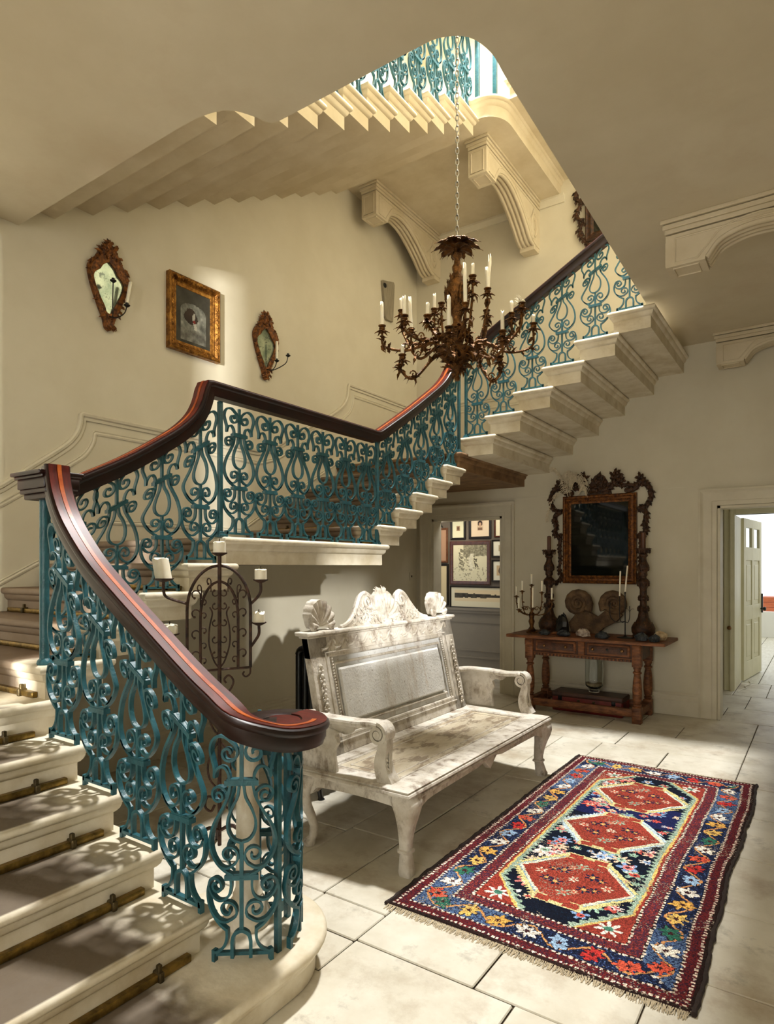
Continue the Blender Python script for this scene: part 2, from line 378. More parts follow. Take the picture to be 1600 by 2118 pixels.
# upper ceiling with its lantern opening
wall_boxes('ceiling_upper', [(XL, -3.3, YF, YB, HT, HT+.2), (-1.2, XR, YF, YB, HT, HT+.2), (-3.3, -1.2, YF, 3.2, HT, HT+.2), (-3.3, -1.2, 6.2, YB, HT, HT+.2)], M['wall2'])
# added, unseen wall openings whose frames and bars shape the lamp beams
def light_slot(name, axis, p, a0, a1, z0, z1, nx, nz, bars=()):
    t = bpy.data.objects.new(name, None); C.objects.link(t); struct(t)
    b = MB(); w = .05
    def q(u0, u1, z_0, z_1, d0=.06, d1=.12):
        if axis == 'x': b.box(p+d0, p+d1, u0, u1, z_0, z_1)
        else: b.box(u0, u1, p-d1, p-d0, z_0, z_1)
    q(a0, a1, z0, z0+.02); q(a0, a1, z1-.02, z1); q(a0, a0+.02, z0, z1); q(a1-.02, a1, z0, z1)
    for i in range(1, nx): u = a0+(a1-a0)*i/nx; q(u-w/2, u+w/2, z0, z1)
    for i in range(1, nz): z = z0+(z1-z0)*i/nz; q(a0, a1, z-w/2, z+w/2)
    for u0, u1 in bars: q(u0, u1, z0, z1)
    b.build('slot_frame', M['white'], t, smooth=0)
light_slot('light_slot_1', 'x', XR, 1.53, 2.02, 2.09, 2.38, 1, 1)  # made-up opening, sized to confine the side lamp's patch
light_slot('light_slot_2', 'y', YF, -1.5, -.47, .45, 2.76, 1, 1, ((-.86, -.70), (-.668, -.602), (-.52, -.48), (-1.18, -1.14)))  # made-up opening, bars placed to throw bands of light on the left wall

# ---- architraves, skirtings, dado mouldings
ARCH = [(0, 0), (.0, .035), (.02, .04), (.035, .028), (.05, .022), (.12, .018), (.125, .012), (.165, .010), (.17, 0)]   # (across from outer edge, proud)
def architrave(name, x0, x1, zt, y, sgn=-1):
    """moulded door surround on a wall facing -Y (outer edge first)"""
    b = MB(); w = .172
    pr = ARCH
    def at(sx, k):    # sx: outward dir
        pass
    path = [(x0-w, 0), (x0-w, zt+w), (x1+w, zt+w), (x1+w, 0)]
    rings = []
    for i, (x, z) in enumerate(path):
        ring = []
        for a, d in pr:
            ix = a if i < 2 else -a
            iz = -a if i in (1, 2) else 0
            ring.append((x+ix, y+sgn*d, z+iz))
        ring.append((x+(w if i < 2 else -w), y, z+(-w if i in (1, 2) else 0)))
        rings.append(ring)
    b.loft(rings, closed=True)
    # lining of the reveal
    b.box(x0, x0+.025, y, y+.2, 0, zt); b.box(x1-.025, x1, y, y+.2, 0, zt); b.box(x0, x1, y, y+.2, zt-.025, zt)
    return struct(b.build(name, M['trim'], smooth=25))
architrave('door_1', D1[0], D1[1], DH, YB); architrave('door_2', D2[0], D2[1], DH, YB)
SK = [(0, 0), (.03, 0), (.03, .15), (.022, .165), (.026, .185), (.016, .205), (.02, .22), (.008, .235), (0, .235)]
def skirting(name, pts, m=None):
    b = MB().sweep([(x, y, 0) for x, y in pts], [(s, z) for s, z in SK])
    return struct(b.build(name, m or M['trim'], smooth=25))
skirting('baseboard_back', [(D1[1]+.172, YB), (D2[0]-.172, YB)])
skirting('baseboard_left', [(XL, 1.9), (XL, YB-.01)])
skirting('baseboard_right', [(XR, YB), (XR, YF)])
# dado panelling that follows the stairs on the left wall
CAP = [(0, -.05), (.012, -.05), (.014, -.03), (.026, -.022), (.03, -.006), (.024, .006), (0, .006)]
INN = [(0, -.03), (.008, -.03), (.012, -.018), (.006, -.008), (.011, 0), (0, .004)]
def rail_on_left(name, yz, prof):
    b = MB(); pts = [(XL, y, z) for y, z in yz]; b.sweep(pts, prof, up=(0, 0, 1))
    return struct(b.build(name, M['trim'], smooth=30))
capl = [(1.0, 1.53), (2.008, 2.09)]+[tuple(p) for p in cr([(2.2, 2.24), (2.39, 2.385), (2.48, 2.47), (2.53, 2.56), (2.545, 2.655)], 5)]+[(2.56, 2.668), (2.75, 2.668), (4.3, 2.664)]+[tuple(p) for p in cr([(4.5, 2.72), (5.059, 3.035), (5.4, 3.22), (5.6, 3.36), (5.68, 3.48), (5.70, 3.6)], 5)]+[(5.715, 3.625), (6.0, 3.63), (YB, 3.635)]
rail_on_left('trim_1', capl, CAP)
innl = [(1.0, 1.41), (2.008, 1.97)]+[tuple(p) for p in cr([(2.2, 2.10), (2.45, 2.28), (2.57, 2.37), (2.63, 2.46), (2.65, 2.54)], 5)]+[(2.665, 2.555), (2.8, 2.556), (4.33, 2.555)]+[tuple(p) for p in cr([(4.55, 2.62), (5.1, 2.93), (5.48, 3.14), (5.7, 3.29), (5.78, 3.4), (5.80, 3.5)], 5)]+[(5.815, 3.52), (6.0, 3.525), (YB, 3.53)]
rail_on_left('trim_2', innl, INN)
low = [(1.3, 1.06), (1.47, 1.16), (2.55, 1.76), (2.7, 1.9), (4.1, 1.9), (4.25, 1.99), (5.55, 2.74), (5.7, 2.83), (YB, 2.83)]
rail_on_left('trim_3', low, INN)
def rail_on_back(name, xz, prof):
    b = MB(); b.sweep([(x, YB, z) for x, z in xz], prof)
    return struct(b.build(name, M['trim'], smooth=30))
rail_on_back('trim_4', [(XL, 3.635), (-2.75, 3.64), (-2.6, 3.72), (-1.3, 4.5)], CAP)
rail_on_back('trim_5', [(XL, 3.53), (-2.7, 3.53), (-2.55, 3.61), (-1.3, 4.38)], INN)
rail_on_back('trim_6', [(-3.05, 2.375), (D2[0]-.2, 2.375)], [(0, -.004), (.004, -.004), (.004, .004), (0, .004)])
# cornice strip where the upper landing meets the wall
rail_on_back('trim_7', [(XL, 5.84), (-2.45, 5.84)], [(0, -.09), (.02, -.09), (.03, -.06), (.05, -.03), (.05, 0), (0, 0)])

# ---- lobby beyond door_2 and picture room beyond door_1
wall_boxes('wall_lobby', [(-1.75, -.905, 9.0, 9.12, 0, 2.6), (.35, 2, 9.0, 9.12, 0, 2.6), (-.905, .35, 9.0, 9.12, 2.2, 2.6), (-1.75, -1.6, 7.4, 9.0, 0, 2.6), (1.9, 2.0, 7.4, 16.3, 0, 2.6), (-1.75, 2.0, 7.4, 10.4, 2.6, 2.7), (-1.95, -1.75, 9.0, 16.3, 0, 2.4)], M['wall'])
b = MB()      # inner door frame of the lobby
for x0, x1, y0, y1, z0, z1 in ((-1.02, -.9, 8.95, 9.12, 0, 2.3), (-.9, .3, 8.95, 9.12, 2.2, 2.32), (-.985, -.9, 9.12, 9.72, 0, 2.2), (-.955, -.925, 8.93, 8.96, 0, 2.3)):
    b.box(x0, x1, y0, y1, z0, z1, .006)
struct(b.build('trim_8', M['door'], smooth=20))
wall_boxes('wall_terrace', [(-1.9, 2.0, 16.2, 16.35, 0, .56)], M['white'])
wall_boxes('wall_gallery', [(-5.6, -2.7, 8.52, 8.64, .93, 2.9), (-5.6, -5.48, 7.4, 8.6, .93, 2.9), (-2.8, -2.7, 7.4, 8.6, 0, 2.9), (-5.6, -2.7, 7.4, 8.64, 2.9, 3.0)], M['taupe'])
b = MB().box(-5.6, -2.7, 8.50, 8.64, 0, .93)
for z0, z1, d in ((.9, .935, .04), (.86, .9, .025), (.0, .2, .03), (.2, .225, .045), (.72, .735, .012), (.3, .315, .012)): b.box(-5.6, -2.7, 8.5-d, 8.51, z0, z1)
struct(b.build('wall_gallery_dado', M['taupe_low'], smooth=20))
b = MB().box(-5.6, -5.48, 7.4, 8.6, 0, .93); struct(b.build('wall_gallery_side', M['taupe_low']))

# ================================================================== stairs
NOSE = [(.014, 0), (.005, -.005), (0, -.014), (0, -.026), (.005, -.036), (.014, -.041), (.02, -.043), (.021, -.052), (.026, -.066), (.036, -.078), (.044, -.083)]
def mblock(x0, x1, y0, y1, zt, h, xn=0, xp=0, yn=0, yp=0, b=None):
    """stone block whose named sides carry the moulded nosing"""
    b = b or MB(); rings = []
    for e, dz in NOSE+[(.044, -h)]:
        rings.append([(x0+e*xn, y0+e*yn, zt+dz), (x1-e*xp, y0+e*yn, zt+dz), (x1-e*xp, y1-e*yp, zt+dz), (x0+e*xn, y1-e*yp, zt+dz)])
    b.loft(rings[::-1]); return b
st = thing('stone_staircase', 'cantilevered pale stone staircase turning around the hall', 'staircase', (-1.9, 1.0, 0))
# curtail step: straight front ending in a rounded drum
def curtail_outline(e):
    cx, cy, r = -1.865, 1.70, .345-e
    pts = [(-1.52-e, .0)]
    pts += [(cx+r*math.cos(a), cy+r*math.sin(a)) for a in np.linspace(0, 1.18*PI, 26)]
    pts[1:1] = [(-1.52-e, 1.0), (-1.52-e, 1.5)]
    pts += [(-2.15, 1.5), (-2.15, 0)]
    return pts
rings = []
for e, dz in NOSE+[(.044, -R_+.002)]: rings.append([(x, y, R_+dz) for x, y in curtail_outline(e)])
MB().loft(rings[::-1]).build('step', M['tread1'], st, smooth=50)
X2 = -1.815          # nose tip of the second step
for k in range(2, 6):
    xn = X2-(k-2)*G_
    mblock(xn-.40, xn, 0, 1.56, k*R_, R_, xp=1, yp=1).build('step', M['tread1'], st, smooth=50)
mblock(XL, X2-4*G_, 0, 1.56, 6*R_, R_, xp=1).build('step', M['tread1'], st, smooth=50)           # quarter landing
Y7 = 1.475
for k in range(7, 11):
    yn = Y7+(k-7)*G_
    mblock(XL, -2.895, yn, yn+.372, k*R_, R_, xp=1, yn=1, yp=1).build('step', M['tread2'], st, smooth=50)
mblock(XL, -2.895, Y7+4*G_, 4.265, 11*R_, .165, xp=1, yn=1, yp=1).build('landing_slab', M['tread2'], st, smooth=50)
Y12 = [4.147, 4.42, 4.69, 4.965, 5.235]
for i, yn in enumerate(Y12):
    mblock(XL, -2.895, yn, yn+.372, (12+i)*R_, R_, xp=1, yn=1, yp=1).build('step', M['tread2'], st, smooth=50)
o = mblock(XL, -2.895, 5.50, YB, 17*R_, .165, xp=1, yn=1).build('landing_slab', M['stone_brown'], st, smooth=50)
X18 = [-2.977, -2.70, -2.41, -2.127, -1.829, -1.537]; Z18 = [2.826, 3.011, 3.196, 3.38, 3.563, 3.745]
for i in range(6):
    mblock(X18[i], X18[i]+.392, 5.61, YB, Z18[i], .183, xn=1, xp=1, yn=1).build('step', M['stone'], st, smooth=50)
mblock(-1.26, -.9, 5.61, YB, 3.93, .08, xn=1, yn=1).build('step', M['stone'], st, smooth=50)
# spandrel below the lowest flights
MB().box(-4.45, -2.99, 0, 1.44, 0, 5*R_+.01).build('spandrel', M['wall'], st)
for k in range(2, 6):
    xn = X2-(k-2)*G_-.09
    MB().box(xn-.32, xn-.02, .02, 1.42, 0, (k-1)*R_).build('spandrel', M['wall'], st)
# brass stair rods with their clips
def rod(x0, x1, y0, y1, z, axis):
    b = MB()
    if axis == 'y': b.box(x0, x0+.028, y0, y1, z+.002, z+.028, .004)
    else: b.box(x0, x1, y0-.028, y0, z+.002, z+.028, .004)
    o = b.build('stair_rod', M['brass'], st)
    for w in ((y1-.14, .45) if axis == 'y' else (x1-.12, x0+.2)):
        q = MB()
        if axis == 'y': q.box(x0-.004, x0+.04, w, w+.02, z, z+.034, .004); q.box(x0+.012, x0+.03, w+.002, w+.018, z+.004, z+.056, .003)
        else: q.box(w, w+.02, y0-.04, y0+.004, z, z+.034, .004); q.box(w+.002, w+.018, y0-.03, y0-.012, z+.004, z+.056, .003)
        q.build('rod_clip', M['brass_dark'], o)
for k in range(1, 6): rod(X2-(k-1)*G_-.044, 0, .05, 1.46, k*R_, 'y')
for k in range(6, 10): rod(XL+.05, -3.0, Y7+(k-6)*G_+.044, 0, k*R_, 'x')
for i in range(0, 5): rod(XL+.05, -3.0, Y12[i]+.044, 0, (11+i)*R_, 'x')
# upper flight above the soffit, rising along the left wall
us = thing('upper_staircase', 'upper stone flight seen from below through the stairwell opening', 'staircase', (-3.5, 2.5, 4.0))
for k in range(1, 13):
    yb = 2.085+.2845*k; zb = 3.84+.1535*k
    mblock(XL, -2.72, yb-.345, yb+.044, zb+.175, .175, xp=1, yp=1, yn=1).build('step', M['plasterwork'], us, smooth=50)
zl = 5.8355
# landing with a quarter-round front corner
def lo_(e):
    r = .22-0*e; x1 = -2.45-e; y0 = 5.47+e
    return [(XL, y0), (-2.72, y0)]+[(-2.72+ (x1+2.72)*math.sin(a), y0+.27*(1-math.cos(a))) for a in np.linspace(.25, PI/2, 8)]+[(x1, YB), (XL, YB)]
rings = [[(x, y, zl+.19+dz) for x, y in lo_(e)] for e, dz in NOSE+[(.044, -.19)]]
MB().loft(rings[::-1]).build('landing_slab', M['plasterwork'], us, smooth=50)
for i in range(5):
    x = -2.50+.285*i; mblock(x, x+.39, 5.61, YB, zl+.19+.165*(i+1), .19, xn=1, xp=1, yn=1).build('step', M['plasterwork'], us, smooth=50)
# ================================================================== ironwork
BH = .78
def mirror2(p): return [(-x, z) for x, z in p]
def spiral(c, r0, r1, a0, a1, n=10):
    return [(c[0]+(r0+(r1-r0)*i/n)*math.cos(a0+(a1-a0)*i/n), c[1]+(r0+(r1-r0)*i/n)*math.sin(a0+(a1-a0)*i/n)) for i in range(n+1)]
BAL_SYM = [   # right half of the lyre baluster, mirrored
    (cr([(.105, .03), (.082, .04), (.06, .062), (.05, .09), (.05, .122)], 4), 1.),
    (cr([(.05, .118), (.078, .136), (.108, .166), (.126, .2), (.13, .235), (.122, .266)], 4)+spiral((.092, .262), .031, .008, .1, PI*2.6, 18), 1.),
    (cr([(.036, .296), (.035, .268), (.042, .238), (.062, .219), (.088, .216), (.112, .232), (.126, .258)], 4), .9),
    (cr([(.112, .172), (.086, .15), (.055, .145), (.03, .158)], 4)+spiral((.048, .187), .035, .007, PI*1.2, -PI*1.3, 20), .85),
    (cr([(.028, .306), (.062, .322), (.096, .35), (.117, .39), (.117, .43), (.1, .476), (.07, .526), (.047, .572), (.038, .615)], 4), 1.),
    (cr([(.05, .562), (.05, .59)], 3)+spiral((.082, .574), .034, .007, PI*.85, -PI*1.9, 20), .9),
    (cr([(.104, .362), (.078, .335), (.048, .329), (.022, .345)], 4)+spiral((.043, .375), .035, .007, PI*1.25, -PI*1.2, 20), .85),
    (cr([(.008, .612), (.014, .572), (.034, .532), (.047, .492), (.045, .455), (.027, .428), (.0, .418)], 4), .9),
    (cr([(.042, .628), (.044, .65), (.058, .671), (.078, .672), (.094, .655), (.1, .632)], 4), .95),
    (cr([(.1, .634), (.1, .665), (.11, .695), (.119, .725), (.11, .757), (.086, .776), (.056, .775), (.03, .757)], 4)+spiral((.046, .722), .036, .007, PI*.75, PI*3.1, 20), 1.),
]
def strip2(b, pts, w, d):
    P = [np.array(p) for p in pts]; rings = []
    for i in range(len(P)):
        t = P[min(i+1, len(P)-1)]-P[max(i-1, 0)]; t = t/(np.linalg.norm(t)+1e-9); n = np.array([-t[1], t[0]])
        a = P[i]+n*w; c = P[i]-n*w
        rings.append([(a[0], -d, a[1]), (a[0], d, a[1]), (c[0], d, c[1]), (c[0], -d, c[1])])
    b.loft(rings)
def baluster_mesh(name, slope=0., bend=None, w=.0046, d=.0098):
    b = MB()
    for p, k in BAL_SYM:
        strip2(b, p, w*k, d); strip2(b, mirror2(p), w*k, d)
    strip2(b, [(0, .118), (0, .296)], .0065, d*.8); strip2(b, [(0, .3), (0, .418)], .0065, d*.8); strip2(b, [(0, .62), (0, .785)], .0065, d*.8)
    strip2(b, [(-.108, .024), (.108, .024)], .006, d)
    for sx in (-1, 1):
        strip2(b, [(sx*.103, -.004), (sx*.103, .04)], .0065, d)
        b.ball((sx*.05, 0, .375*0+.187), .001)
    strip2(b, [(-.031, .024)]+cr([(-.031, .08), (-.024, .105), (0, .118), (.024, .105), (.031, .08)], 4)+[(.031, .024)], .0058, d)
    for z in (.298, .62):
        strip2(b, [(-.056, z), (.056, z)], .009, d*1.55); strip2(b, [(-.05, z+.009), (.05, z+.009)], .005, d*1.2)
    if slope:
        def f(x, y, z):
            t = min(max((z-.34)/.24, 0), 1); t = t*t*(3-2*t); return (x, y, z+slope*x*t)
        b.fn(f)
    if bend:
        def g(x, y, z):
            a = x/bend; r = bend-y; return (r*math.sin(a), bend-r*math.cos(a), z)
        b.fn(g)
    o = b.build(name, M['iron'], smooth=40); me = o.data; bpy.data.objects.remove(o); return me
me_flat = baluster_mesh('baluster'); me_up = baluster_mesh('baluster_raked', .58); me_bend = baluster_mesh('baluster_bowed', 0, .19)
def baluster(par, x, y, z, rz, h=BH, me=None):
    o = bpy.data.objects.new('baluster', me); C.objects.link(o); o.parent = par
    o.location = Vector((x, y, z))-parent_world(par); o.rotation_euler = (0, 0, rz); o.scale = (1, 1, h/BH)
    return o
def post(par, x, y, z0, z1, s=.0135):
    b = MB().box(x-s, x+s, y-s, y+s, z0, z1, .003); b.box(x-s*1.9, x+s*1.9, y-s*1.9, y+s*1.9, z0-.002, z0+.018, .004); b.box(x-s*1.5, x+s*1.5, y-s*1.5, y+s*1.5, z0+.018, z0+.032, .004)
    return b.build('newel_post', M['iron'], par)
bs = thing('stair_balustrade', 'teal painted iron lyre balustrade with dark mahogany handrail on the lower stairs', 'balustrade', (-2.5, 1.5, 0))
# flight 1 (x descending; +x local points down the stairs -> rotate so that the rake rises to -X)
def interp(tab, v):
    xs = [a for a, _ in tab]; zs = [c for _, c in tab]
    return float(np.interp(v, xs, zs))
RAIL1 = [(-1.62, 1.505, 1.045), (-1.74, 1.50, 1.105), (-1.874, 1.5, 1.178), (-2.07, 1.5, 1.30), (-2.318, 1.5, 1.457), (-2.489, 1.5, 1.574), (-2.62, 1.5, 1.69), (-2.70, 1.5, 1.78), (-2.755, 1.5, 1.875), (-2.78, 1.5, 1.955)]
tab1 = sorted((p[0], p[2]) for p in RAIL1)
for k, x in zip(range(2, 6), (-1.935, -2.203, -2.471, -2.742)):
    baluster(bs, x, 1.5, k*R_, PI, min(interp(tab1, x)-.075-k*R_, .9), me_up)
# curtail: two bowed balusters and square standards around the column
VC = (-1.765, 1.70)
for ang, r in ((-52, .19), (36, .19)):
    a = math.radians(ang); baluster(bs, VC[0]-.03+r*math.cos(a), VC[1]+r*math.sin(a), R_, a+PI/2, .80, me_bend)
a = math.radians(125); baluster(bs, VC[0]-.03+.19*math.cos(a), VC[1]+.19*math.sin(a), R_, a+PI/2, .80, me_bend)
for ang in (78, -8):
    a = math.radians(ang); x, y = VC[0]-.03+.17*math.cos(a), VC[1]+.17*math.sin(a)
    MB().box(x-.011, x+.011, y-.011, y+.011, R_, .93, .002).build('standard', M['iron'], bs)
# newel at the first turn
NX, NY = -2.955, 1.525
b = MB().lathe([(.03, 0), (.034, .008), (.03, .02), (.021, .03), (.021, .8)], (NX, NY, 7*R_), 16); b.build('newel_post', M['iron'], bs)
# flight 2
tab2 = [(1.55, 1.925), (1.655, 1.965), (1.909, 2.102), (2.138, 2.247), (2.312, 2.384), (2.389, 2.482), (2.42, 2.60), (2.5, 2.621)]
for k, y in ((7, 1.66), (8, 1.885), (9, 2.152), (10, 2.41)):
    baluster(bs, -2.95, y, k*R_, PI/2, min(interp(tab2, y)-.08-k*R_, .84), me_up)
# landing
for i in range(6): baluster(bs, -2.95, 2.705+.2635*i, 11*R_, PI/2, .782, me_flat)
post(bs, -2.95, 2.555, 11*R_, 2.53); post(bs, -2.95, 4.165, 11*R_, 2.55)
tab3 = [(4.13, 2.622), (4.171, 2.638), (4.603, 2.888), (5.011, 3.147), (5.189, 3.278), (5.329, 3.427), (5.42, 3.49)]
for i, y in enumerate((4.30, 4.575, 4.845, 5.12, 5.385)):
    baluster(bs, -2.95, y, (12+i)*R_, PI/2, min(interp(tab3, y)-.085-(12+i)*R_, .83), me_up)
post(bs, -2.95, 5.56, 17*R_, 3.56); post(bs, -2.925, 5.665, Z18[0], 3.66)
for i in range(6):
    x = X18[i]+.175
    baluster(bs, x, 5.665, Z18[i], 0, 4.235+(x+1.95)*.5625-.085-Z18[i], me_up)
# ---- handrail
HR = [(-.047, 0), (.047, 0), (.055, -.006), (.057, -.016), (.053, -.026), (.044, -.032), (.043, -.06), (.037, -.07), (.034, -.082), (-.034, -.082), (-.037, -.07), (-.043, -.06), (-.044, -.032), (-.053, -.026), (-.057, -.016), (-.055, -.006)]
vol = [(-1.545, 1.60, 1.0), (-1.53, 1.70, .985), (-1.56, 1.80, .978), (-1.645, 1.868, .976), (-1.74, 1.865, .975), (-1.80, 1.80, .975), (-1.79, 1.73, .975), (-1.735, 1.70, .975), (-1.69, 1.735, .975)]
path1 = [tuple(p) for p in cr([(-1.69, 1.735, .975)]+vol[::-1][1:]+RAIL1+[(-2.786, 1.5, 2.0)], 5)]
path1 = path1[::-1]
def handrail(path, name='handrail', ext=None):
    o = MB().sweep(path, HR).build(name, M['mahog'], ext[0] if ext else bs, smooth=40)
    return o
hr = handrail(path1)
TOP = [(-.046, .0008), (.046, .0008), (.046, .004), (-.046, .004)]
INL = [(-.009, .003), (.009, .003), (.009, .006), (-.009, .006)]
MB().sweep(path1[:-22], TOP).build('rail_cap', M['mahog_top'], hr); MB().sweep(path1[:-30], INL).build('inlay_strip', M['inlay'], hr)
MB().lathe([(.10, -.08), (.115, -.055), (.118, -.03), (.13, -.02), (.13, -.004), (.12, -.001)], (-1.672, 1.765, .975), 28).build('volute_disc', M['mahog_top'], hr, smooth=40)
# newel cap: stacked mouldings
b = MB()
for s, z0, z1 in ((.062, 1.855, 1.88), (.075, 1.88, 1.90), (.082, 1.90, 1.945), (.092, 1.945, 1.958), (.104, 1.958, 1.975)):
    b.box(-2.955-s, -2.80, 1.525-s, 1.525+s, z0, z1, .004)
b.build('newel_cap', M['mahog'], bs)
path2 = [(-2.95, 1.52, 1.905), (-2.95, 1.60, 1.945)]+[(-2.95, y, z) for y, z in cr([(1.655, 1.972), (1.909, 2.104), (2.138, 2.247), (2.26, 2.335), (2.34, 2.415), (2.385, 2.495), (2.41, 2.575)], 4)]+[(-2.95, 2.43, 2.617), (-2.95, 2.47, 2.624), (-2.95, 2.6, 2.624), (-2.95, 4.13, 2.624)]
path2 += [(-2.95, y, z) for y, z in cr([(4.17, 2.638), (4.603, 2.893), (5.011, 3.152), (5.16, 3.255), (5.26, 3.345), (5.33, 3.43), (5.40, 3.52), (5.48, 3.60)], 4)]
path2 += [tuple(p) for p in cr([(-2.95, 5.56, 3.655), (-2.93, 5.62, 3.69), (-2.87, 5.655, 3.72), (-2.8, 5.665, 3.757)], 3)]+[(-2.5, 5.665, 3.926), (-1.0, 5.665, 4.77)]
hr2 = handrail(path2)
MB().sweep(path2, TOP).build('rail_cap', M['mahog_top'], hr2); MB().sweep(path2, INL).build('inlay_strip', M['inlay'], hr2)
# white column in the curtail
col = MB().lathe([(.0, 0), (.088, 0), (.092, .02), (.085, .05), (.07, .085), (.056, .105), (.058, .115), (.052, .125), (.047, .14), (.045, .4), (.043, .64), (.049, .65), (.049, .665), (.044, .672), (.05, .70), (.056, .715), (.056, .73), (0, .73)], (-1.862, 1.752, R_), 28)
o = col.build('stone_column', M['column'], smooth=40); tag(recentre(o), 'slender white stone column standing on the rounded bottom step', 'column')
b = MB().lathe([(0, 0), (.05, 0), (.066, .02), (.07, .045), (.07, .07), (0, .07)], (-1.862, 1.752, R_+.73), 24).build('column_cap', M['black'], smooth=40)
b.parent = o; b.location = (0, 0, 0); b.data.transform(Matrix.Translation(-Vector(o.location)))
# ---- upper balustrade
ub = thing('upper_balustrade', 'teal iron balustrade on the upper flight glimpsed through the opening', 'balustrade', (-2.8, 3.0, 4.2))
for k in range(3, 13):
    yb = 2.085+.2845*k; zt = 3.84+.1535*k+.175
    baluster(ub, -2.78, yb-.14, zt, PI/2, .98, me_up)
post(ub, -2.78, 5.62, zl+.19, 7.02, .02); post(ub, -2.62, 5.68, zl+.19, 7.02, .02)
for i in range(4): baluster(ub, -2.50+.285*i+.18, 5.665, zl+.19+.165*(i+1), 0, .98, me_up)
pu = [(-2.78, 2.6, 5.16), (-2.78, 5.4, 6.69), (-2.78, 5.62, 6.95), (-2.70, 5.66, 7.06), (-2.6, 5.665, 7.13), (-1.0, 5.665, 8.06)]
hr3 = handrail(pu, ext=(ub,))
# ================================================================== carved bench
bn = thing('carved_bench', 'weathered white carved wooden hall bench with shell crest and scrolled arms', 'bench', (-2.03, 3.62, 0))
SX0, SX1, SY0, SY1, SZ = -2.42, -1.665, 2.62, 4.60, .44
# seat frame with moulded edge, recessed board and bead
prof = [(.02, .40), (.008, .405), (0, .415), (.004, .424), (.014, .428), (.010, .436), (.022, .440)]
def rect(e, z, x0=SX0, x1=SX1, y0=SY0, y1=SY1): return [(x0+e, y0+e, z), (x1-e, y0+e, z), (x1-e, y1-e, z), (x0+e, y1-e, z)]
b = MB(); ins = .15
rings = [rect(e, z) for e, z in prof]+[rect(ins, SZ), rect(ins+.008, SZ-.012), rect(ins+.02, SZ-.012)]
b.loft(rings, cap=False); b.f.append((3, 2, 1, 0)); b.build('seat_frame', M['bench'], bn, smooth=30)
MB().box(SX0+ins+.015, SX1-ins-.015, SY0+ins+.015, SY1-ins-.015, SZ-.02, SZ-.009, .003).build('seat_board', M['seat_panel'], bn)
for o_, e in ((.02, .006), (.075, .004)):
    pts = rect(ins+o_, SZ-.009); MB().tube(pts+[pts[0]], e, 6).build('seat_bead', M['bench'], bn)
# aprons
def apron(y0, y1, x0, x1, pend):
    n = 40; top = .405; pts = []
    for i in range(n+1):
        t = i/n; y = y0+(y1-y0)*t; e = min(t, 1-t)
        z = .335+.012*math.sin(t*PI) - .045*math.exp(-(e/.05)**2)
        if pend: z -= .05*math.exp(-((t-.5)/.025)**2)-.016*math.exp(-((abs(t-.5)-.055)/.02)**2)
        pts.append((y, z))
    poly = pts+[(y1, top), (y0, top)]
    return MB().prism(poly, lambda y, z: (x0, y, z), lambda y, z: (x1, y, z))
apron(2.72, 4.52, -1.735, -1.70, True).build('apron', M['bench'], bn)
apron(2.72, 4.52, -2.36, -2.33, False).build('apron', M['bench'], bn)
for y in (2.685, 4.535):
    q = apron(-2.34, -1.74, 0, 1, False); q.fn(lambda x, yy, z, y=y: (yy, y+(x-.5)*.035, z)); q.build('apron', M['bench'], bn)
MB().tube([(-1.69, 2.72, .385), (-1.69, 4.52, .385)], .012, 8).build('apron_moulding', M['bench'], bn)
# cabriole legs
def cab(x, y, dx, dy):
    t = np.array([dx, dy, 0.])/math.hypot(dx, dy)
    prof = [(.405, -.005, .062), (.375, .012, .066), (.34, .024, .06), (.30, .024, .05), (.25, .012, .04), (.20, .0, .033), (.15, -.006, .029), (.125, -.006, .028), (.12, -.006, .037), (.108, -.006, .037), (.103, -.004, .027), (.07, .004, .03), (.035, .012, .034), (.02, .018, .037), (.0, .02, .033)]
    pth = [np.array([x, y, z])+t*o for z, o, r in prof]
    b = MB(); rings = []
    for p, (z, o, r) in zip(pth, prof):
        r2 = r*1.08
        rings.append([(p[0]+sx, p[1]+sy, z) for sx, sy in ((-r, -r*.7), (-r*.7, -r), (r*.7, -r), (r, -r*.7), (r, r*.7), (r*.7, r), (-r*.7, r), (-r, r*.7))])
    b.loft(rings); lg = b.build('leg', M['bench'], bn, smooth=45)
    k = MB(); c = np.array([x, y, .34])+t*.075
    for a in (-.7, 0, .7):
        d = np.array([t[0]*math.cos(a)-t[1]*math.sin(a), t[0]*math.sin(a)+t[1]*math.cos(a), 0])
        k.leaf(np.array([x, y, .385])+d*.058, (d[0]*.05, d[1]*.05, -1), d, .10, .013, .25)
        k.ball(np.array([x, y, .37])+d*.062, .013, 8, 5)
    k.build('knee_carving', M['bench'], lg)
cab(-1.735, 2.705, .7, -.7); cab(-1.735, 4.535, .7, .7)
def cab_back(x, y, dy):
    prof = [(.405, 0, .05), (.37, .03, .054), (.33, .062, .05), (.28, .07, .04), (.22, .05, .033), (.16, .022, .028), (.10, .004, .025), (.05, .008, .025), (.03, .028, .032), (.012, .034, .036), (0, .034, .034)]
    b = MB(); rings = []
    for z, o, r in prof:
        px, py = x-o*.55, y+dy*o*.8
        rings.append([(px+r*math.cos(a), py+r*math.sin(a), z) for a in np.linspace(0, 2*PI, 12, endpoint=False)])
    b.loft(rings).build('leg', M['bench'], bn, smooth=50)
cab_back(-2.345, 2.71, -1); cab_back(-2.345, 4.53, 1)
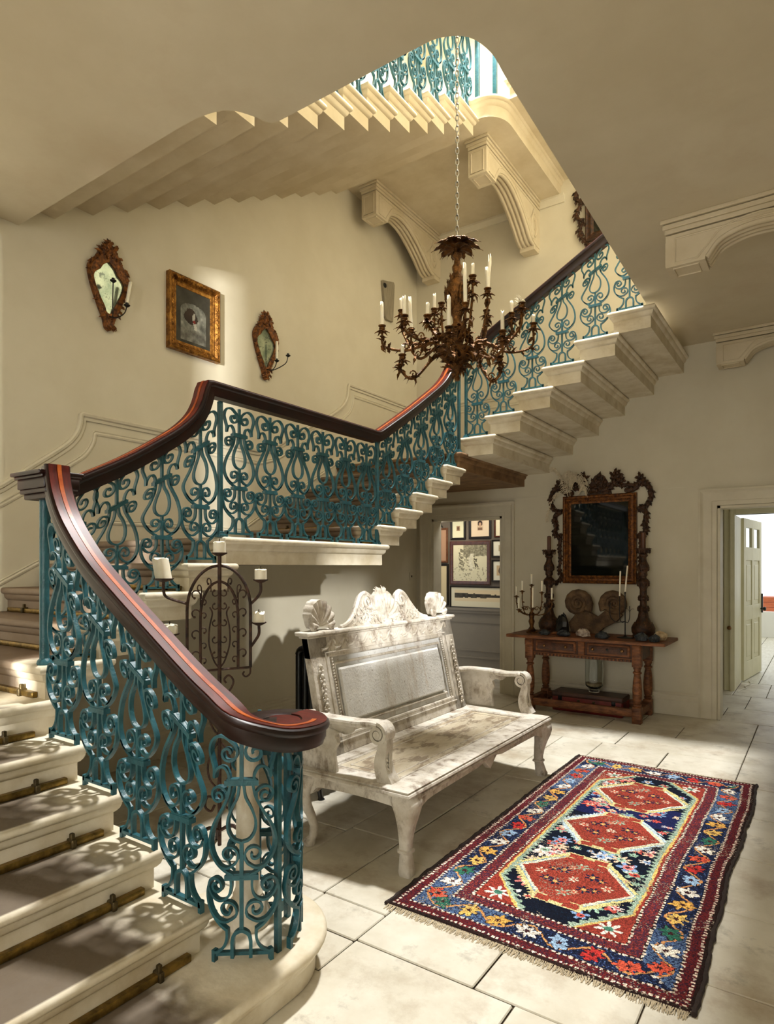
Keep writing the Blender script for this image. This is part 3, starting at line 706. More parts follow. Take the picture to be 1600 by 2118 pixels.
# leaning backrest: local (y, h, t)
def BK(y, h, t=0.): return (-2.345-.155*h/.72+t, y, .44+h)
def bkbox(b, y0, y1, h0, h1, t0, t1, e=.004):
    i = b.mark(); b.box(t0, t1, y0, y1, h0, h1, e); b.fn(lambda t, y, h: BK(y, h, t), i)
B0, B1 = 2.815, 4.545
b = MB(); bkbox(b, B0, B0+.17, 0, .69, -.05, .0); bkbox(b, B1-.17, B1, 0, .69, -.05, 0); bkbox(b, B0, B1, .0, .10, -.05, 0); bkbox(b, B0, B1, .565, .69, -.05, 0)
b.build('back_frame', M['bench'], bn, smooth=20)
b = MB(); bkbox(b, B0+.15, B1-.15, .08, .58, -.05, -.03); b.build('back_board', M['bench_panel'], bn, smooth=20)
b = MB(); bkbox(b, B0+.255, B1-.255, .165, .485, -.032, -.006, .01); b.build('back_panel', M['bench_panel'], bn, smooth=20)
def frame_tube(name, y0, y1, h0, h1, t, r):
    p = [BK(y0, h0, t), BK(y1, h0, t), BK(y1, h1, t), BK(y0, h1, t), BK(y0, h0, t)]
    MB().tube(p, r, 8).build(name, M['bench'], bn)
frame_tube('panel_moulding', B0+.165, B1-.165, .092, .568, -.012, .013); frame_tube('panel_moulding', B0+.225, B1-.225, .14, .515, -.022, .010)
frame_tube('panel_bead', B0+.135, B1-.135, .07, .59, .002, .005)
# cornice
b = MB(); bkbox(b, B0-.012, B1+.012, .685, .70, -.06, .014, .004); bkbox(b, B0-.03, B1+.03, .70, .722, -.075, .034, .006); b.build('cornice', M['bench'], bn, smooth=20)
# running-wave frieze: one raised scroll per wave
n = 12
for i in range(n):
    y = B0+.11+i*(B1-B0-.22)/n; L = (B1-B0-.22)/n
    p = cr([(y, .612), (y+L*.35, .618), (y+L*.62, .645), (y+L*.86, .665), (y+L*1.04, .652), (y+L*1.0, .632), (y+L*.86, .634)], 4)
    MB().tube([BK(u, h, .002) for u, h in p], [.011-.005*j/len(p) for j in range(len(p))], 6).build('wave_carving', M['bench'], bn)
# carved drops on the stiles
for y in (B0+.065, B1-.065):
    b = MB()
    for j in range(9):
        h = .52-j*.055
        for sx in (-1, 1):
            b.leaf(BK(y, h, .004), (0.03, sx*.5, -1), (1, 0, 0), .05, .014, -.2); b.ball(BK(y+sx*.014, h-.03, .01), .009, 6, 4)
        b.ball(BK(y, h, .012), .012, 8, 5)
    b.build('stile_carving', M['bench'], bn)
b = MB()
for yy in (B0+.195, B1-.195):
    for j in range(26): b.ball(BK(yy, .11+j*.0175, -.006), .008, 6, 4)
b.build('bead_moulding', M['bench'], bn)
# crest: pierced pediment with scrolls
cy = (B0+B1)/2; H0 = .722
half = cr([(.53, H0), (.47, H0+.012), (.40, H0+.045), (.33, H0+.115), (.27, H0+.185), (.21, H0+.205), (.165, H0+.18), (.15, H0+.13)], 5)+[(.12, H0+.15), (.10, H0+.19), (.06, H0+.215)]
sil = [(cy-a, h) for a, h in half]+[(cy, H0+.222)]+[(cy+a, h) for a, h in half[::-1]]
b = MB().prism(sil, lambda y, h: BK(y, h, -.045), lambda y, h: BK(y, h, -.012)); b.build('crest', M['bench'], bn, smooth=25)
for sg in (-1, 1):
    p = [(cy+sg*a, h) for a, h in half[:36]]
    sp = [(cy+sg*(.215+r*math.cos(a)), H0+.145+r*math.sin(a)) for r, a in [(.058-.0019*j, PI*.3+j*.33) for j in range(26)]] if False else []
    q = MB().tube([BK(u, h+.004, -.016) for u, h in p], .015, 8)
    sp = [(cy+sg*(.208+(.052-.0017*j)*math.cos(PI*.6+j*.36)), H0+.15+(.052-.0017*j)*math.sin(PI*.6+j*.36)) for j in range(27)]
    q.tube([BK(u, h, -.004) for u, h in sp], [.013-.0003*j for j in range(27)], 7)
    sp = [(cy+sg*(.075+(.032-.0012*j)*math.cos(PI*1.2+j*.4)), H0+.03+(.032-.0012*j)*math.sin(PI*1.2+j*.4)) for j in range(22)]
    q.tube([BK(u, h, .006) for u, h in sp], .009, 7)
    q.build('crest_scroll', M['bench'], bn)
    q = MB(); rnd = random.Random(3+sg)
    for j in range(46):
        a = rnd.uniform(.14, .40); top = .02+.14*max(0, 1-(a-.16)/.26); h = H0+rnd.uniform(.012, top)
        ang = rnd.uniform(-2.4, 2.4)
        q.leaf(BK(cy+sg*a, h, -.012), (.35, math.sin(ang), math.cos(ang)), (1, 0, 0), rnd.uniform(.03, .055), .011, .5, 2); q.ball(BK(cy+sg*a, h, -.006), .008, 6, 4)
    q.build('crest_foliage', M['bench'], bn)
def shell_part(y, h, w, hh, n=9):
    """scallop shell: one fluted fan surface with a solid back"""
    na, ns = 8*n+1, 9; b = MB(); rings = []
    for k in range(ns):
        q = k/(ns-1); fr_, bk = [], []
        for m in range(na):
            a = -1.62+3.24*m/(na-1); rib = abs(math.cos(a/1.62*n*PI/2))
            r = hh*q*(.80+.20*math.cos(a))*(1+.035*rib*q)
            u = y+math.sin(a)*r*w/hh*.66*(1-.22*max(0, abs(a)-1.0)); v = h+.014+math.cos(a)*r*.94
            fr_.append(BK(u, v, -.028+.034*math.sin(q*PI*.62)+.017*q*rib)); bk.append(BK(u, v, -.055+.02*q*0))
        rings.append(fr_+bk[::-1])
    i0 = b.mark(); b.loft(rings, cap=False); o_ = i0+(ns-1)*2*na
    for m in range(na-1): b.f.append((o_+m, o_+m+1, o_+2*na-2-m, o_+2*na-1-m))
    sh = b.build('shell', M['bench'], bn, smooth=60)
    for sg in (-1, 1):
        q = MB(); sp = [(y+sg*(w*.40+(.036-.0013*j)*math.cos(PI*.9-j*.4)), h+.022+(.036-.0013*j)*math.sin(PI*.9-j*.4)) for j in range(23)]
        q.tube([BK(u, v, -.004) for u, v in sp], .0115, 7); q.build('shell_scroll', M['bench'], sh)
shell_part(cy, H0+.012, .2, .185); shell_part(B0+.155, H0+.008, .2, .17); shell_part(B1-.155, H0+.008, .2, .17)
q = MB(); rnd = random.Random(5)
for j in range(26):
    a = rnd.uniform(-1.4, 1.4); q.leaf(BK(cy+.03*math.sin(a), H0+.205, -.03), (.3, math.sin(a), math.cos(a)*.6), (1, 0, 0), rnd.uniform(.03, .06), .014, .6, 2)
    q.ball(BK(cy+rnd.uniform(-.05, .05), H0+.205+rnd.uniform(0, .025), -.025), .012, 6, 4)
q.build('crest_flower', M['bench'], bn)
# arms
def arm(y0, sg):
    """sg: outward direction along Y"""
    zt = .735
    pth = cr([(-2.44, y0-sg*.02, zt-.005), (-2.36, y0+sg*.045, zt), (-2.2, y0+sg*.045, zt), (-2.05, y0+sg*.02, zt-.004), (-1.95, y0+sg*.012, zt+.004), (-1.90, y0+sg*.012, zt+.002)], 5)
    pr = [(-.045, 0), (.045, 0), (.05, -.01), (.046, -.024), (.03, -.034), (-.03, -.034), (-.046, -.024), (-.05, -.01)]
    MB().sweep(pth, pr).build('armrest', M['bench'], bn, smooth=40)
    # front scroll, rolled over
    q = MB(); n = 30
    sp = [(-1.90+(.055-.00135*j)*math.cos(PI/2-j*.34), zt-.055+(.055-.00135*j)*math.sin(PI/2-j*.34)) for j in range(n)]
    q.sweep([(x, y0+sg*.012, z) for x, z in sp], [(-.045, .009), (.045, .009), (.045, -.009), (-.045, -.009)], up=(0, 1, 0)) if False else None
    rings = []
    for j, (x, z) in enumerate(sp):
        a = PI/2-j*.34; w = .009
        dx, dz = math.cos(a)*w, math.sin(a)*w
        rings.append([(x+dx, y0+sg*.012-.045, z+dz), (x+dx, y0+sg*.012+.045, z+dz), (x-dx, y0+sg*.012+.045, z-dz), (x-dx, y0+sg*.012-.045, z-dz)])
    q.loft(rings); q.tube([(-1.90, y0+sg*.012-.05, zt-.055), (-1.90, y0+sg*.012+.05, zt-.055)], .02, 12)
    q.build('arm_scroll', M['bench'], bn, smooth=50)
    # tapering front support with an applied leaf
    c = cr([(-1.875, .69), (-1.872, .62), (-1.885, .55), (-1.875, .49), (-1.85, .44)], 4); rings = []
    for j, (x, z) in enumerate(c):
        s = j/(len(c)-1); w = .032+.018*s; d = .02+.022*s
        rings.append([(x-d, y0+sg*.012-w, z), (x+d, y0+sg*.012-w*.8, z), (x+d, y0+sg*.012+w*.8, z), (x-d, y0+sg*.012+w, z)])
    su = MB().loft(rings).build('arm_support', M['bench'], bn, smooth=40)
    lf = MB()
    for j in range(6):
        z = .46+j*.022
        for k in (-1, 1): lf.leaf((-1.845-.004*j, y0+sg*.012+k*.003, z), (.12, k*.55, .75), (1, 0, 0), .05, .010, .2, 2)
    lf.leaf((-1.845, y0+sg*.012, .455), (.02, 0, 1), (1, 0, 0), .16, .016, .1, 3)
    lf.build('acanthus_leaf', M['bench'], su)
    # scalloped rear side panel
    poly = [(-2.45, .44), (-2.16, .44)]+[tuple(p) for p in cr([(-2.16, .46), (-2.175, .55), (-2.15, .60), (-2.165, .64), (-2.13, .66), (-2.09, .655), (-2.06, .675), (-2.05, .71)], 4)]+[(-2.45, .71)]
    MB().prism(poly, lambda x, z: (x, y0+sg*.028+sg*.02*math.sin((x+2.45)*8), z), lambda x, z: (x, y0+sg*.055+sg*.02*math.sin((x+2.45)*8), z)).build('side_panel', M['bench'], bn, smooth=40)
arm(2.735, -1); arm(4.60, 1)
# ================================================================== oak side table
TZ = .815
tb = thing('oak_side_table', 'old turned-leg oak side table with two drawers below the gilt mirror', 'table', (-2.06, 6.83, 0))
MB().box(-2.86, -1.235, 6.48, 7.14, TZ-.032, TZ, .006).build('table_top', M['oak'], tb)
for x in (-2.62, -1.51):
    for y in (6.58, 7.05):
        s = .043; b = MB().box(x-s, x+s, y-s, y+s, 0, .16, .004)
        b.lathe([(.04, .16), (.032, .168), (.04, .176), (.04, .186), (.028, .194), (.038, .21), (.045, .26), (.046, .33), (.04, .42), (.031, .475), (.03, .485), (.042, .495), (.042, .507), (.03, .515), (.032, .53), (.04, .545), (.04, .56)], (x, y, 0), 16)
        b.box(x-s, x+s, y-s, y+s, .56, TZ-.032, .004); b.build('leg', M['oak'], tb, smooth=40)
for y in (6.58, 7.05): MB().box(-2.58, -1.55, y-.03, y+.03, .06, .135, .005).build('stretcher', M['oak'], tb)
for x in (-2.62, -1.51): MB().box(x-.03, x+.03, 6.62, 7.01, .06, .135, .005).build('stretcher', M['oak'], tb)
b = MB().box(-2.58, -1.55, 6.562, 6.60, .60, TZ-.032); b.build('apron', M['oak_dark'], tb)
MB().box(-2.58, -1.55, 7.04, 7.07, .62, TZ-.032).build('apron', M['oak_dark'], tb)
for x in (-2.635, -1.495): MB().box(x-.015, x+.015, 6.62, 7.01, .62, TZ-.032).build('apron', M['oak_dark'], tb)
b = MB()
for i in range(27): b.box(-2.565+i*.0375, -2.545+i*.0375, 6.548, 6.565, .603, .625, .002)
b.box(-2.575, -1.555, 6.545, 6.57, .628, .637, .002); b.build('carved_moulding', M['oak'], tb)
for x0, x1, kn in ((-2.55, -2.11, (-2.44, -2.21)), (-2.0, -1.57, (-1.93, -1.64))):
    d = MB().box(x0, x1, 6.545, 6.575, .65, .765, .01).build('drawer', M['oak'], tb)
    MB().box(x0+.025, x1-.025, 6.537, 6.55, .67, .745, .006).build('drawer_panel', M['oak_dark'], d)
    for x in kn:
        k = MB().lathe([(0, 0), (.007, 0), (.007, .012), (.015, .018), (.017, .026), (.012, .034), (0, .037)], n=12); k.xf(Matrix.Translation((x, 6.538, .712)) @ Matrix.Rotation(PI/2, 4, 'X')); k.build('knob', M['bronze_knob'], d)
MB().ball((-1.79, 6.534, .712), (.012, .006, .014)).build('escutcheon', M['black'], tb)
MB().box(-2.09, -2.02, 6.538, 6.57, .64, .775, .008).build('drawer_divider', M['oak'], tb)
for x in (-2.62, -1.51): MB().box(x-.045, x+.045, 6.522, 6.56, .70, .775, .012).build('corbel', M['oak'], tb)
# suitcase and glass
cs = thing('red_suitcase', 'low red leather suitcase on the floor beneath the oak table', 'suitcase', (-2.04, 6.9, 0))
MB().box(-2.42, -1.68, 6.70, 6.98, .002, .165, .012).build('case_body', M['red_case'], cs)
MB().box(-2.425, -1.675, 6.695, 6.985, .15, .205, .012).build('case_lid', M['case_top'], cs)
for x in (-2.33, -1.77):
    MB().box(x-.02, x+.02, 6.686, 6.70, .10, .165, .004).build('case_lock', M['black'], cs)
MB().tube(cr([(-2.13, 6.69, .12), (-2.12, 6.665, .105), (-2.05, 6.66, .10), (-1.98, 6.665, .105), (-1.97, 6.69, .12)], 4), .008, 8).build('handle', M['black'], cs)
for x in (-2.13, -1.97): MB().box(x-.014, x+.014, 6.684, 6.70, .105, .14, .003).build('handle_mount', M['brass_dark'], cs)
gv = thing('glass_hurricane_vase', 'clear glass hurricane vase with sand standing on the red suitcase', 'vase', (-2.02, 6.88, .205))
c = (-2.02, 6.88, .205)
MB().lathe([(0, 0), (.05, 0), (.055, .004), (.055, .02), (.05, .03), (.07, .05), (.09, .075), (.094, .12), (.094, .33), (.1, .372), (.104, .378), (.1, .379), (.096, .372), (.090, .33), (.090, .12), (.086, .078), (.064, .055), (0, .05)], c, 32).build('vase_glass', M['glass'], gv, smooth=60)
MB().lathe([(0, .058), (.06, .06), (.08, .079), (.086, .10), (.05, .11), (0, .106)], c, 24).build('vase_sand', M['sand'], gv)

# ================================================================== gilt mirror
mr = thing('gilt_wall_mirror', 'large gilt carved mirror with dark glass hanging over the oak table', 'mirror', (-2.05, 7.15, 1.36))
MX0, MX1, MZ0, MZ1 = -2.455, -1.65, 1.36, 2.35
FR = [(0, 0), (.0, .05), (.012, .058), (.026, .05), (.034, .036), (.05, .04), (.062, .046), (.074, .034), (.085, .03), (.1, .018), (.1, 0)]
def pframe(x0, x1, z0, z1, y, prof, name, m, par, sgn=-1):
    b = MB(); rings = []
    for (x, z, ix, iz) in ((x0, z0, 1, 1), (x1, z0, -1, 1), (x1, z1, -1, -1), (x0, z1, 1, -1)):
        rings.append([(x+ix*a, y+sgn*d, z+iz*a) for a, d in prof])
    b.loft(rings, loop=True); return b.build(name, m, par, smooth=25)
pframe(MX0, MX1, MZ0, MZ1, 7.198, FR, 'mirror_frame', M['gilt_wood'], mr)
MB().box(MX0+.09, MX1-.09, 7.17, 7.19, MZ0+.09, MZ1-.09).build('mirror_glass', M['mirror'], mr)
b = MB()
for x in (MX0+.062, MX1-.062):
    for i in range(44): b.ball((x, 7.150, MZ0+.07+i*.0195), .008, 6, 4)
for z in (MZ0+.062, MZ1-.062):
    for i in range(34): b.ball((MX0+.075+i*.0198, 7.150, z), .008, 6, 4)
b.build('bead_moulding', M['gilt_wood'], mr)
def scroll_branch(b, pts, r, leaves, y=7.165, seed=1, ls=.045):
    rnd = random.Random(seed); P = cr([(x, y, z) for x, z in pts], 6)
    b.tube(P, [r*(1-.45*i/len(P)) for i in range(len(P))], 7)
    for i in range(leaves):
        k = int((i+.5)/leaves*(len(P)-1)); p = P[k]; t = P[min(k+1, len(P)-1)]-P[max(k-1, 0)]; t /= np.linalg.norm(t)
        nrm = np.array([-t[2], 0, t[0]])*(1 if i % 2 else -1)
        b.leaf(p, nrm*.8+t*.7+np.array([0, -.3, 0]), (0, -1, 0), ls*rnd.uniform(.7, 1.2), ls*.32, .5, 2)
        if i % 3 == 0: b.ball(p+np.array([0, -.012, 0]), r*.8, 6, 4)
mcx = (MX0+MX1)/2
for sg in (-1, 1):
    f = lambda a, z: (mcx+sg*a, z)
    b = MB()
    scroll_branch(b, [f(.30, 2.38), f(.38, 2.40), f(.44, 2.46), f(.50, 2.44), f(.545, 2.36), f(.545, 2.27), f(.50, 2.20), f(.43, 2.18)], .034, 30, seed=sg+2, ls=.055)
    scroll_branch(b, [f(.43, 2.18), f(.49, 2.14), f(.50, 2.07), f(.48, 2.0), f(.50, 1.95), f(.48, 1.90), f(.42, 1.9)], .03, 26, seed=sg+5, ls=.055)
    scroll_branch(b, [f(.44, 1.88), f(.445, 1.75), f(.44, 1.62), f(.45, 1.5), f(.42, 1.45), f(.44, 1.39), f(.49, 1.365)], .02, 30, seed=sg+8, ls=.05)
    b.build('side_scroll', M['carved'], mr)
    b = MB()
    scroll_branch(b, [f(.46, 2.42), f(.47, 2.48), f(.44, 2.52), f(.42, 2.5)], .022, 12, seed=sg+11, ls=.06)
    scroll_branch(b, [f(.40, 2.42), f(.30, 2.44), f(.24, 2.43), f(.20, 2.47), f(.235, 2.51), f(.26, 2.48)], .022, 16, seed=sg+14, ls=.055)
    scroll_branch(b, [f(.02, 2.4), f(.12, 2.42), f(.17, 2.48), f(.15, 2.55), f(.20, 2.58), f(.22, 2.545), f(.19, 2.54)], .026, 26, seed=sg+17, ls=.06)
    b.build('crest_scroll', M['carved'], mr)
b = MB(); rnd = random.Random(20)
for i in range(70):
    a = rnd.uniform(-.13, .13); z = 2.37+rnd.uniform(0, .20)*(1-abs(a)/.16); an = rnd.uniform(-1.6, 1.6)
    b.leaf((mcx+a, 7.165, z), (math.sin(an), -.4, math.cos(an)), (0, -1, 0), rnd.uniform(.04, .07), .017, .5, 2)
    if i % 3 == 0: b.ball((mcx+a, 7.155, z), .013, 7, 4)
b.prism([(mcx-.14, 2.34), (mcx-.11, 2.46), (mcx-.05, 2.56), (mcx, 2.59), (mcx+.05, 2.56), (mcx+.11, 2.46), (mcx+.14, 2.34)], lambda x, z: (x, 7.198, z), lambda x, z: (x, 7.17, z))
b.build('crest', M['carved'], mr)
# feather plume tucked behind the mirror top-left
pl = thing('feather_plume', 'bundle of pale ostrich feathers tucked into the top left of the gilt mirror', 'feathers', (-2.42, 7.13, 2.4))
rnd = random.Random(9)
for n_, pts in enumerate(([(-2.36, 2.35), (-2.37, 2.5), (-2.33, 2.57), (-2.25, 2.56), (-2.2, 2.47), (-2.21, 2.4)], [(-2.38, 2.34), (-2.42, 2.5), (-2.40, 2.6), (-2.34, 2.58), (-2.3, 2.5)], [(-2.42, 2.40), (-2.46, 2.55), (-2.52, 2.66), (-2.6, 2.68)], [(-2.44, 2.42), (-2.54, 2.34), (-2.6, 2.2), (-2.62, 2.06)])):
    P = cr([(x, 7.12-.01*n_, z) for x, z in pts], 8); b = MB(); b.tube(P, .003, 5)
    fl_ = .085 if n_ < 2 else .035
    for i in range(230 if n_ < 2 else 70):
        k = rnd.randint(2, len(P)-2); p = P[k]; t = P[k+1]-P[k-1]; t /= np.linalg.norm(t); nrm = np.array([-t[2], 0, t[0]])*rnd.choice((-1, 1))
        L = fl_*rnd.uniform(.5, 1.1); d = nrm*.8+t*.5+np.array([0, rnd.uniform(-.7, .1), 0]); d /= np.linalg.norm(d); q = p+d*L*.5; e = p+d*L*.8+np.array([0, -.005, -L*.45])
        b.tube([p, q, e], [.0034, .0036, .001], 4)
    b.build('feather', M['feather'], pl, smooth=0)

# ================================================================== things on the table
def candle(name, c, r, h, label, group=None, m='wax', lean=(0, 0), n=12, melt=.0):
    b = MB(); rings = []
    zz = [0, h*.3, h*.7, h-.004, h]
    for i, z in enumerate(zz):
        rr = r*(1 if i < 4 else .75)
        rings.append([(c[0]+lean[0]*z+rr*math.cos(2*PI*j/n), c[1]+lean[1]*z+rr*math.sin(2*PI*j/n), c[2]+z+(melt*h*.25*math.sin(j*1.7+c[0]*40) if i >= 3 else 0)) for j in range(n)])
    o = b.loft(rings).build(name, M[m], smooth=45); recentre(o); tag(o, label, 'candle', group)
    w = MB().tube([(c[0]+lean[0]*h, c[1]+lean[1]*h, c[2]+h-.004), (c[0]+lean[0]*h, c[1]+lean[1]*h, c[2]+h+max(.006, r*.5))], max(.0012, r*.08), 5).build('wick', M['wick'])
    w.data.transform(Matrix.Translation(-Vector(o.location))); w.parent = o
    return o
def carved_stick(x, y, label):
    t = thing('carved_candlestick', label, 'candlestick', (x, y, TZ), 'tall carved candlesticks')
    P = [(0, 0), (.115, .012), (.10, .03), (.115, .055), (.118, .10), (.10, .14), (.075, .165), (.055, .21), (.044, .27), (.055, .285), (.06, .30), (.046, .315), (.034, .34), (.034, .38), (.05, .395), (.052, .415), (.036, .43), (.035, .50), (.055, .55), (.064, .58), (.05, .60), (.032, .615), (.03, .63), (.042, .645), (.042, .66), (.04, .68), (.058, .71), (.058, .745), (.045, .77), (.032, .80), (.03, .83), (.045, .845), (.045, .86), (.03, .87), (.05, .89), (.078, .915), (.08, .925), (0, .925)]
    b = MB(); b.lathe(P, (x, y, TZ), 18)
    b.fn(lambda a, c_, z: (a+.006*math.sin(9*math.atan2(c_-y, a-x))*math.cos(z*55)*math.cos(math.atan2(c_-y, a-x)), c_+.006*math.sin(9*math.atan2(c_-y, a-x))*math.cos(z*55)*math.sin(math.atan2(c_-y, a-x)), z))
    s_ = b.build('shaft', M['carved'], t, smooth=40)
    rnd = random.Random(int(-x*100)); b = MB()
    for zc, r, n in ((.06, .11, 12), (.13, .10, 10), (.30, .056, 8), (.56, .058, 9), (.72, .055, 9), (.90, .07, 10), (.41, .048, 8)):
        for j in range(n):
            a = 2*PI*j/n; d = np.array([math.cos(a), math.sin(a), 0]); b.leaf(np.array([x, y, TZ+zc-.03])+d*r*.85, d*.12+np.array([0, 0, 1]), d, .06, .017, .1, 2)
    b.build('carved_leaves', M['carved'], t)
    for j in range(3):
        a = 2*PI*j/3+.5; MB().ball((x+.1*math.cos(a), y+.1*math.sin(a), TZ+.028), (.035, .035, .028), 8, 5).build('foot', M['carved'], t)
carved_stick(-2.555, 6.98, 'tall dark carved candlestick at the left end of the oak table')
carved_stick(-1.535, 6.95, 'tall dark carved candlestick at the right end of the oak table')
candle('brown_candle', (-2.555, 6.98, TZ+.925), .021, .155, 'thick brown candle in the left tall carved candlestick', m='wax_brown')
candle('brown_candle', (-1.535, 6.95, TZ+.925), .024, .165, 'thick brown candle in the right tall carved candlestick', m='wax_brown')
# bronze candelabrum
ca = thing('bronze_candelabrum', 'small branching bronze candelabrum on the left of the oak table', 'candelabrum', (-2.66, 6.72, TZ))
cx, cyy = -2.66, 6.72
MB().lathe([(0, 0), (.06, 0), (.055, .012), (.04, .02), (.048, .035), (.03, .055), (.02, .075), (.026, .10), (.034, .13), (.024, .16), (.03, .19), (.02, .22), (.012, .24), (.01, .48), (.018, .49), (.008, .5), (0, .5)], (cx, cyy, TZ), 16).build('stem', M['gilt_dark'], ca, smooth=40)
for j in range(3):
    a = 2*PI*j/3; MB().ball((cx+.05*math.cos(a), cyy+.05*math.sin(a), TZ+.014), (.022, .022, .015), 8, 5).build('foot', M['gilt_dark'], ca)
cups = [(-2.83, 6.70, 1.215), (-2.745, 6.66, 1.275), (-2.66, 6.72, 1.345), (-2.535, 6.70, 1.265), (-2.43, 6.72, 1.18), (-2.76, 6.60, 1.075), (-2.60, 6.60, 1.09)]
names = ['leftmost', 'second from the left, back row', 'topmost', 'just right of the middle', 'rightmost', 'front left', 'front middle, tallest']
hs = [.10, .105, .11, .115, .125, .115, .22]
rnd = random.Random(2)
for (x, y, z), nm, h in zip(cups, names, hs):
    b = MB()
    if abs(x-cx) > .01:
        zb = TZ+.22; mx = (x+cx)/2
        P = cr([(cx, cyy, zb), (cx+(x-cx)*.35, cyy+(y-cyy)*.4, zb-.02), (cx+(x-cx)*.8, cyy+(y-cyy)*.8, zb+.02), (x, y, (zb+z)/2+.02), (x, y, z-.03)], 6); b.tube(P, .0055, 6)
        sp = [(cx+(x-cx)*.5+.03*(1-j/16)*math.cos(j*.5), cyy+(y-cyy)*.5, zb+.05+.03*(1-j/16)*math.sin(j*.5)) for j in range(15)]; b.tube(sp, .004, 5)
        for k in range(6): b.leaf(P[2+k*3], (rnd.uniform(-1, 1), rnd.uniform(-1, 1), rnd.uniform(-.2, 1)), (0, -1, .3), .028, .009, .5, 2)
    b.lathe([(.005, -.03), (.01, -.02), (.008, -.012), (.03, 0), (.032, .004), (.012, .004), (.012, .014), (.0, .014)], (x, y, z), 12)
    b.build('branch', M['gilt_dark'], ca, smooth=40)
    candle('white_candle', (x, y, z+.014), .0105, h, f'slim white candle in the bronze candelabrum, {nm}', 'candles in the bronze candelabrum')
# ammonite slab: two coiled fossils in a block of matrix
am = thing('ammonite_fossil', 'brown double ammonite fossil slab propped against the wall on the table', 'fossil', (-2.05, 7.02, TZ))
mtx = [(-2.30, .83), (-2.33, .93), (-2.26, 1.02), (-2.12, 1.06), (-2.02, 1.0), (-1.93, 1.08), (-1.84, 1.10), (-1.76, 1.03), (-1.82, .96), (-1.95, .89), (-2.02, .82), (-2.15, .815)]
MB().prism(mtx, lambda x, z: (x, 7.06, z), lambda x, z: (x, 6.98, z)).build('matrix', M['fossil'], am, smooth=0)
def ammon(cx_, cz, R, mir):
    b = MB(); n = 110; pth = []; rr = []
    for i in range(n):
        t = i/n; a = t*2*PI*2.6; r = R*(.80)*(1-t)**.9+.006
        pth.append((cx_+mir*r*math.cos(a-.6), 7.01-.018*(1-t), cz+r*math.sin(a-.6))); rr.append((R*.27*(1-t)**.9+.004)*(1+.06*math.sin(i*1.9)))
    b.tube(pth, rr, 10); b.tube([(cx_, 7.055, cz), (cx_, 7.012, cz)], R*.86, 28); b.ball((cx_, 7.0, cz), .016, 8, 5); return b.build('ammonite', M['fossil'], am, smooth=60)
ammon(-2.235, 1.145, .155, 1); ammon(-1.845, 1.15, .145, -1)
# stones
def rock(name, x, y, sx, sy, sz, m, label, seed, z=TZ, group=None):
    rnd = random.Random(seed); b = MB(); b.ball((0, 0, 0), 1, 9, 6)
    q = [(u*sx*rnd.uniform(.75, 1.15), v*sy*rnd.uniform(.75, 1.15), max(w, -.55)*sz*rnd.uniform(.8, 1.2)) for u, v, w in b.v]
    zm = min(p[2] for p in q); b.v = [(p[0]+x, p[1]+y, p[2]-zm+z) for p in q]
    o = b.build(name, M[m], smooth=0); return tag(recentre(o), label, 'mineral', group)
rock('mineral_specimen', -2.47, 6.61, .065, .045, .035, 'rock_dark', 'small dark crystal lump on the table before the left candlestick', 1)
rock('wooden_dish', -2.375, 6.70, .07, .06, .02, 'oak', 'shallow brown stone dish between two dark crystals on the table', 2)
rock('mineral_specimen', -2.26, 6.60, .07, .045, .04, 'rock_dark', 'dark crystal lump on the table left of the pale geode', 3)
rock('geode', -2.07, 6.66, .08, .05, .05, 'rock_pale', 'pale pink and white geode at the middle front of the table', 4)
rock('mineral_specimen', -1.855, 6.60, .075, .05, .042, 'rock_dark', 'dark crystal lump on the table right of the pale geode', 5)
rock('mineral_specimen', -1.475, 6.59, .07, .05, .05, 'rock_dark', 'dark crystal lump before the right carved candlestick', 6)
rock('mineral_specimen', -1.345, 6.575, .06, .05, .045, 'rock_dark', 'rightmost dark crystal lump on the table', 7)
rock('cream_stone', -1.33, 6.74, .075, .06, .055, 'rock_cream', 'cream broken stone at the right end of the table', 8)
rock('dark_specimen', -2.345, 6.82, .085, .05, .13, 'black', 'black jagged specimen standing behind the stones near the left candlestick', 9)
# slender iron candle holder with two tapers
ih = thing('iron_taper_holder', 'thin black iron candle holder with curled arms on the table', 'candle holder', (-1.68, 6.80, TZ))
x, y = -1.68, 6.80
b = MB().lathe([(0, 0), (.085, 0), (.08, .008), (.02, .016), (.006, .03), (.005, .45), (.008, .455), (.009, .475), (0, .475)], (x, y, TZ), 20); b.build('stem', M['black'], ih, smooth=40)
for dx, zt in ((-.055, .43), (.045, .33), (-.15, .36)):
    MB().tube(cr([(x, y, TZ+.17), (x+dx*.6, y, TZ+.16), (x+dx, y, TZ+.22), (x+dx, y, TZ+zt)], 6), .004, 6).build('arm', M['black'], ih)
    for sg in (-1, 1): MB().tube(cr([(x+dx, y, TZ+zt-.06), (x+dx+sg*.02, y, TZ+zt-.03), (x+dx+sg*.045, y, TZ+zt-.03)], 4), .002, 5).build('thorn', M['black'], ih)
candle('taper_candle', (x-.055, y, TZ+.43), .008, .26, 'left of two tall thin white tapers in the iron holder', lean=(.03, 0), n=10)
candle('taper_candle', (x, y, TZ+.475), .008, .27, 'taller right taper leaning in the thin iron holder', lean=(.09, 0), n=10)
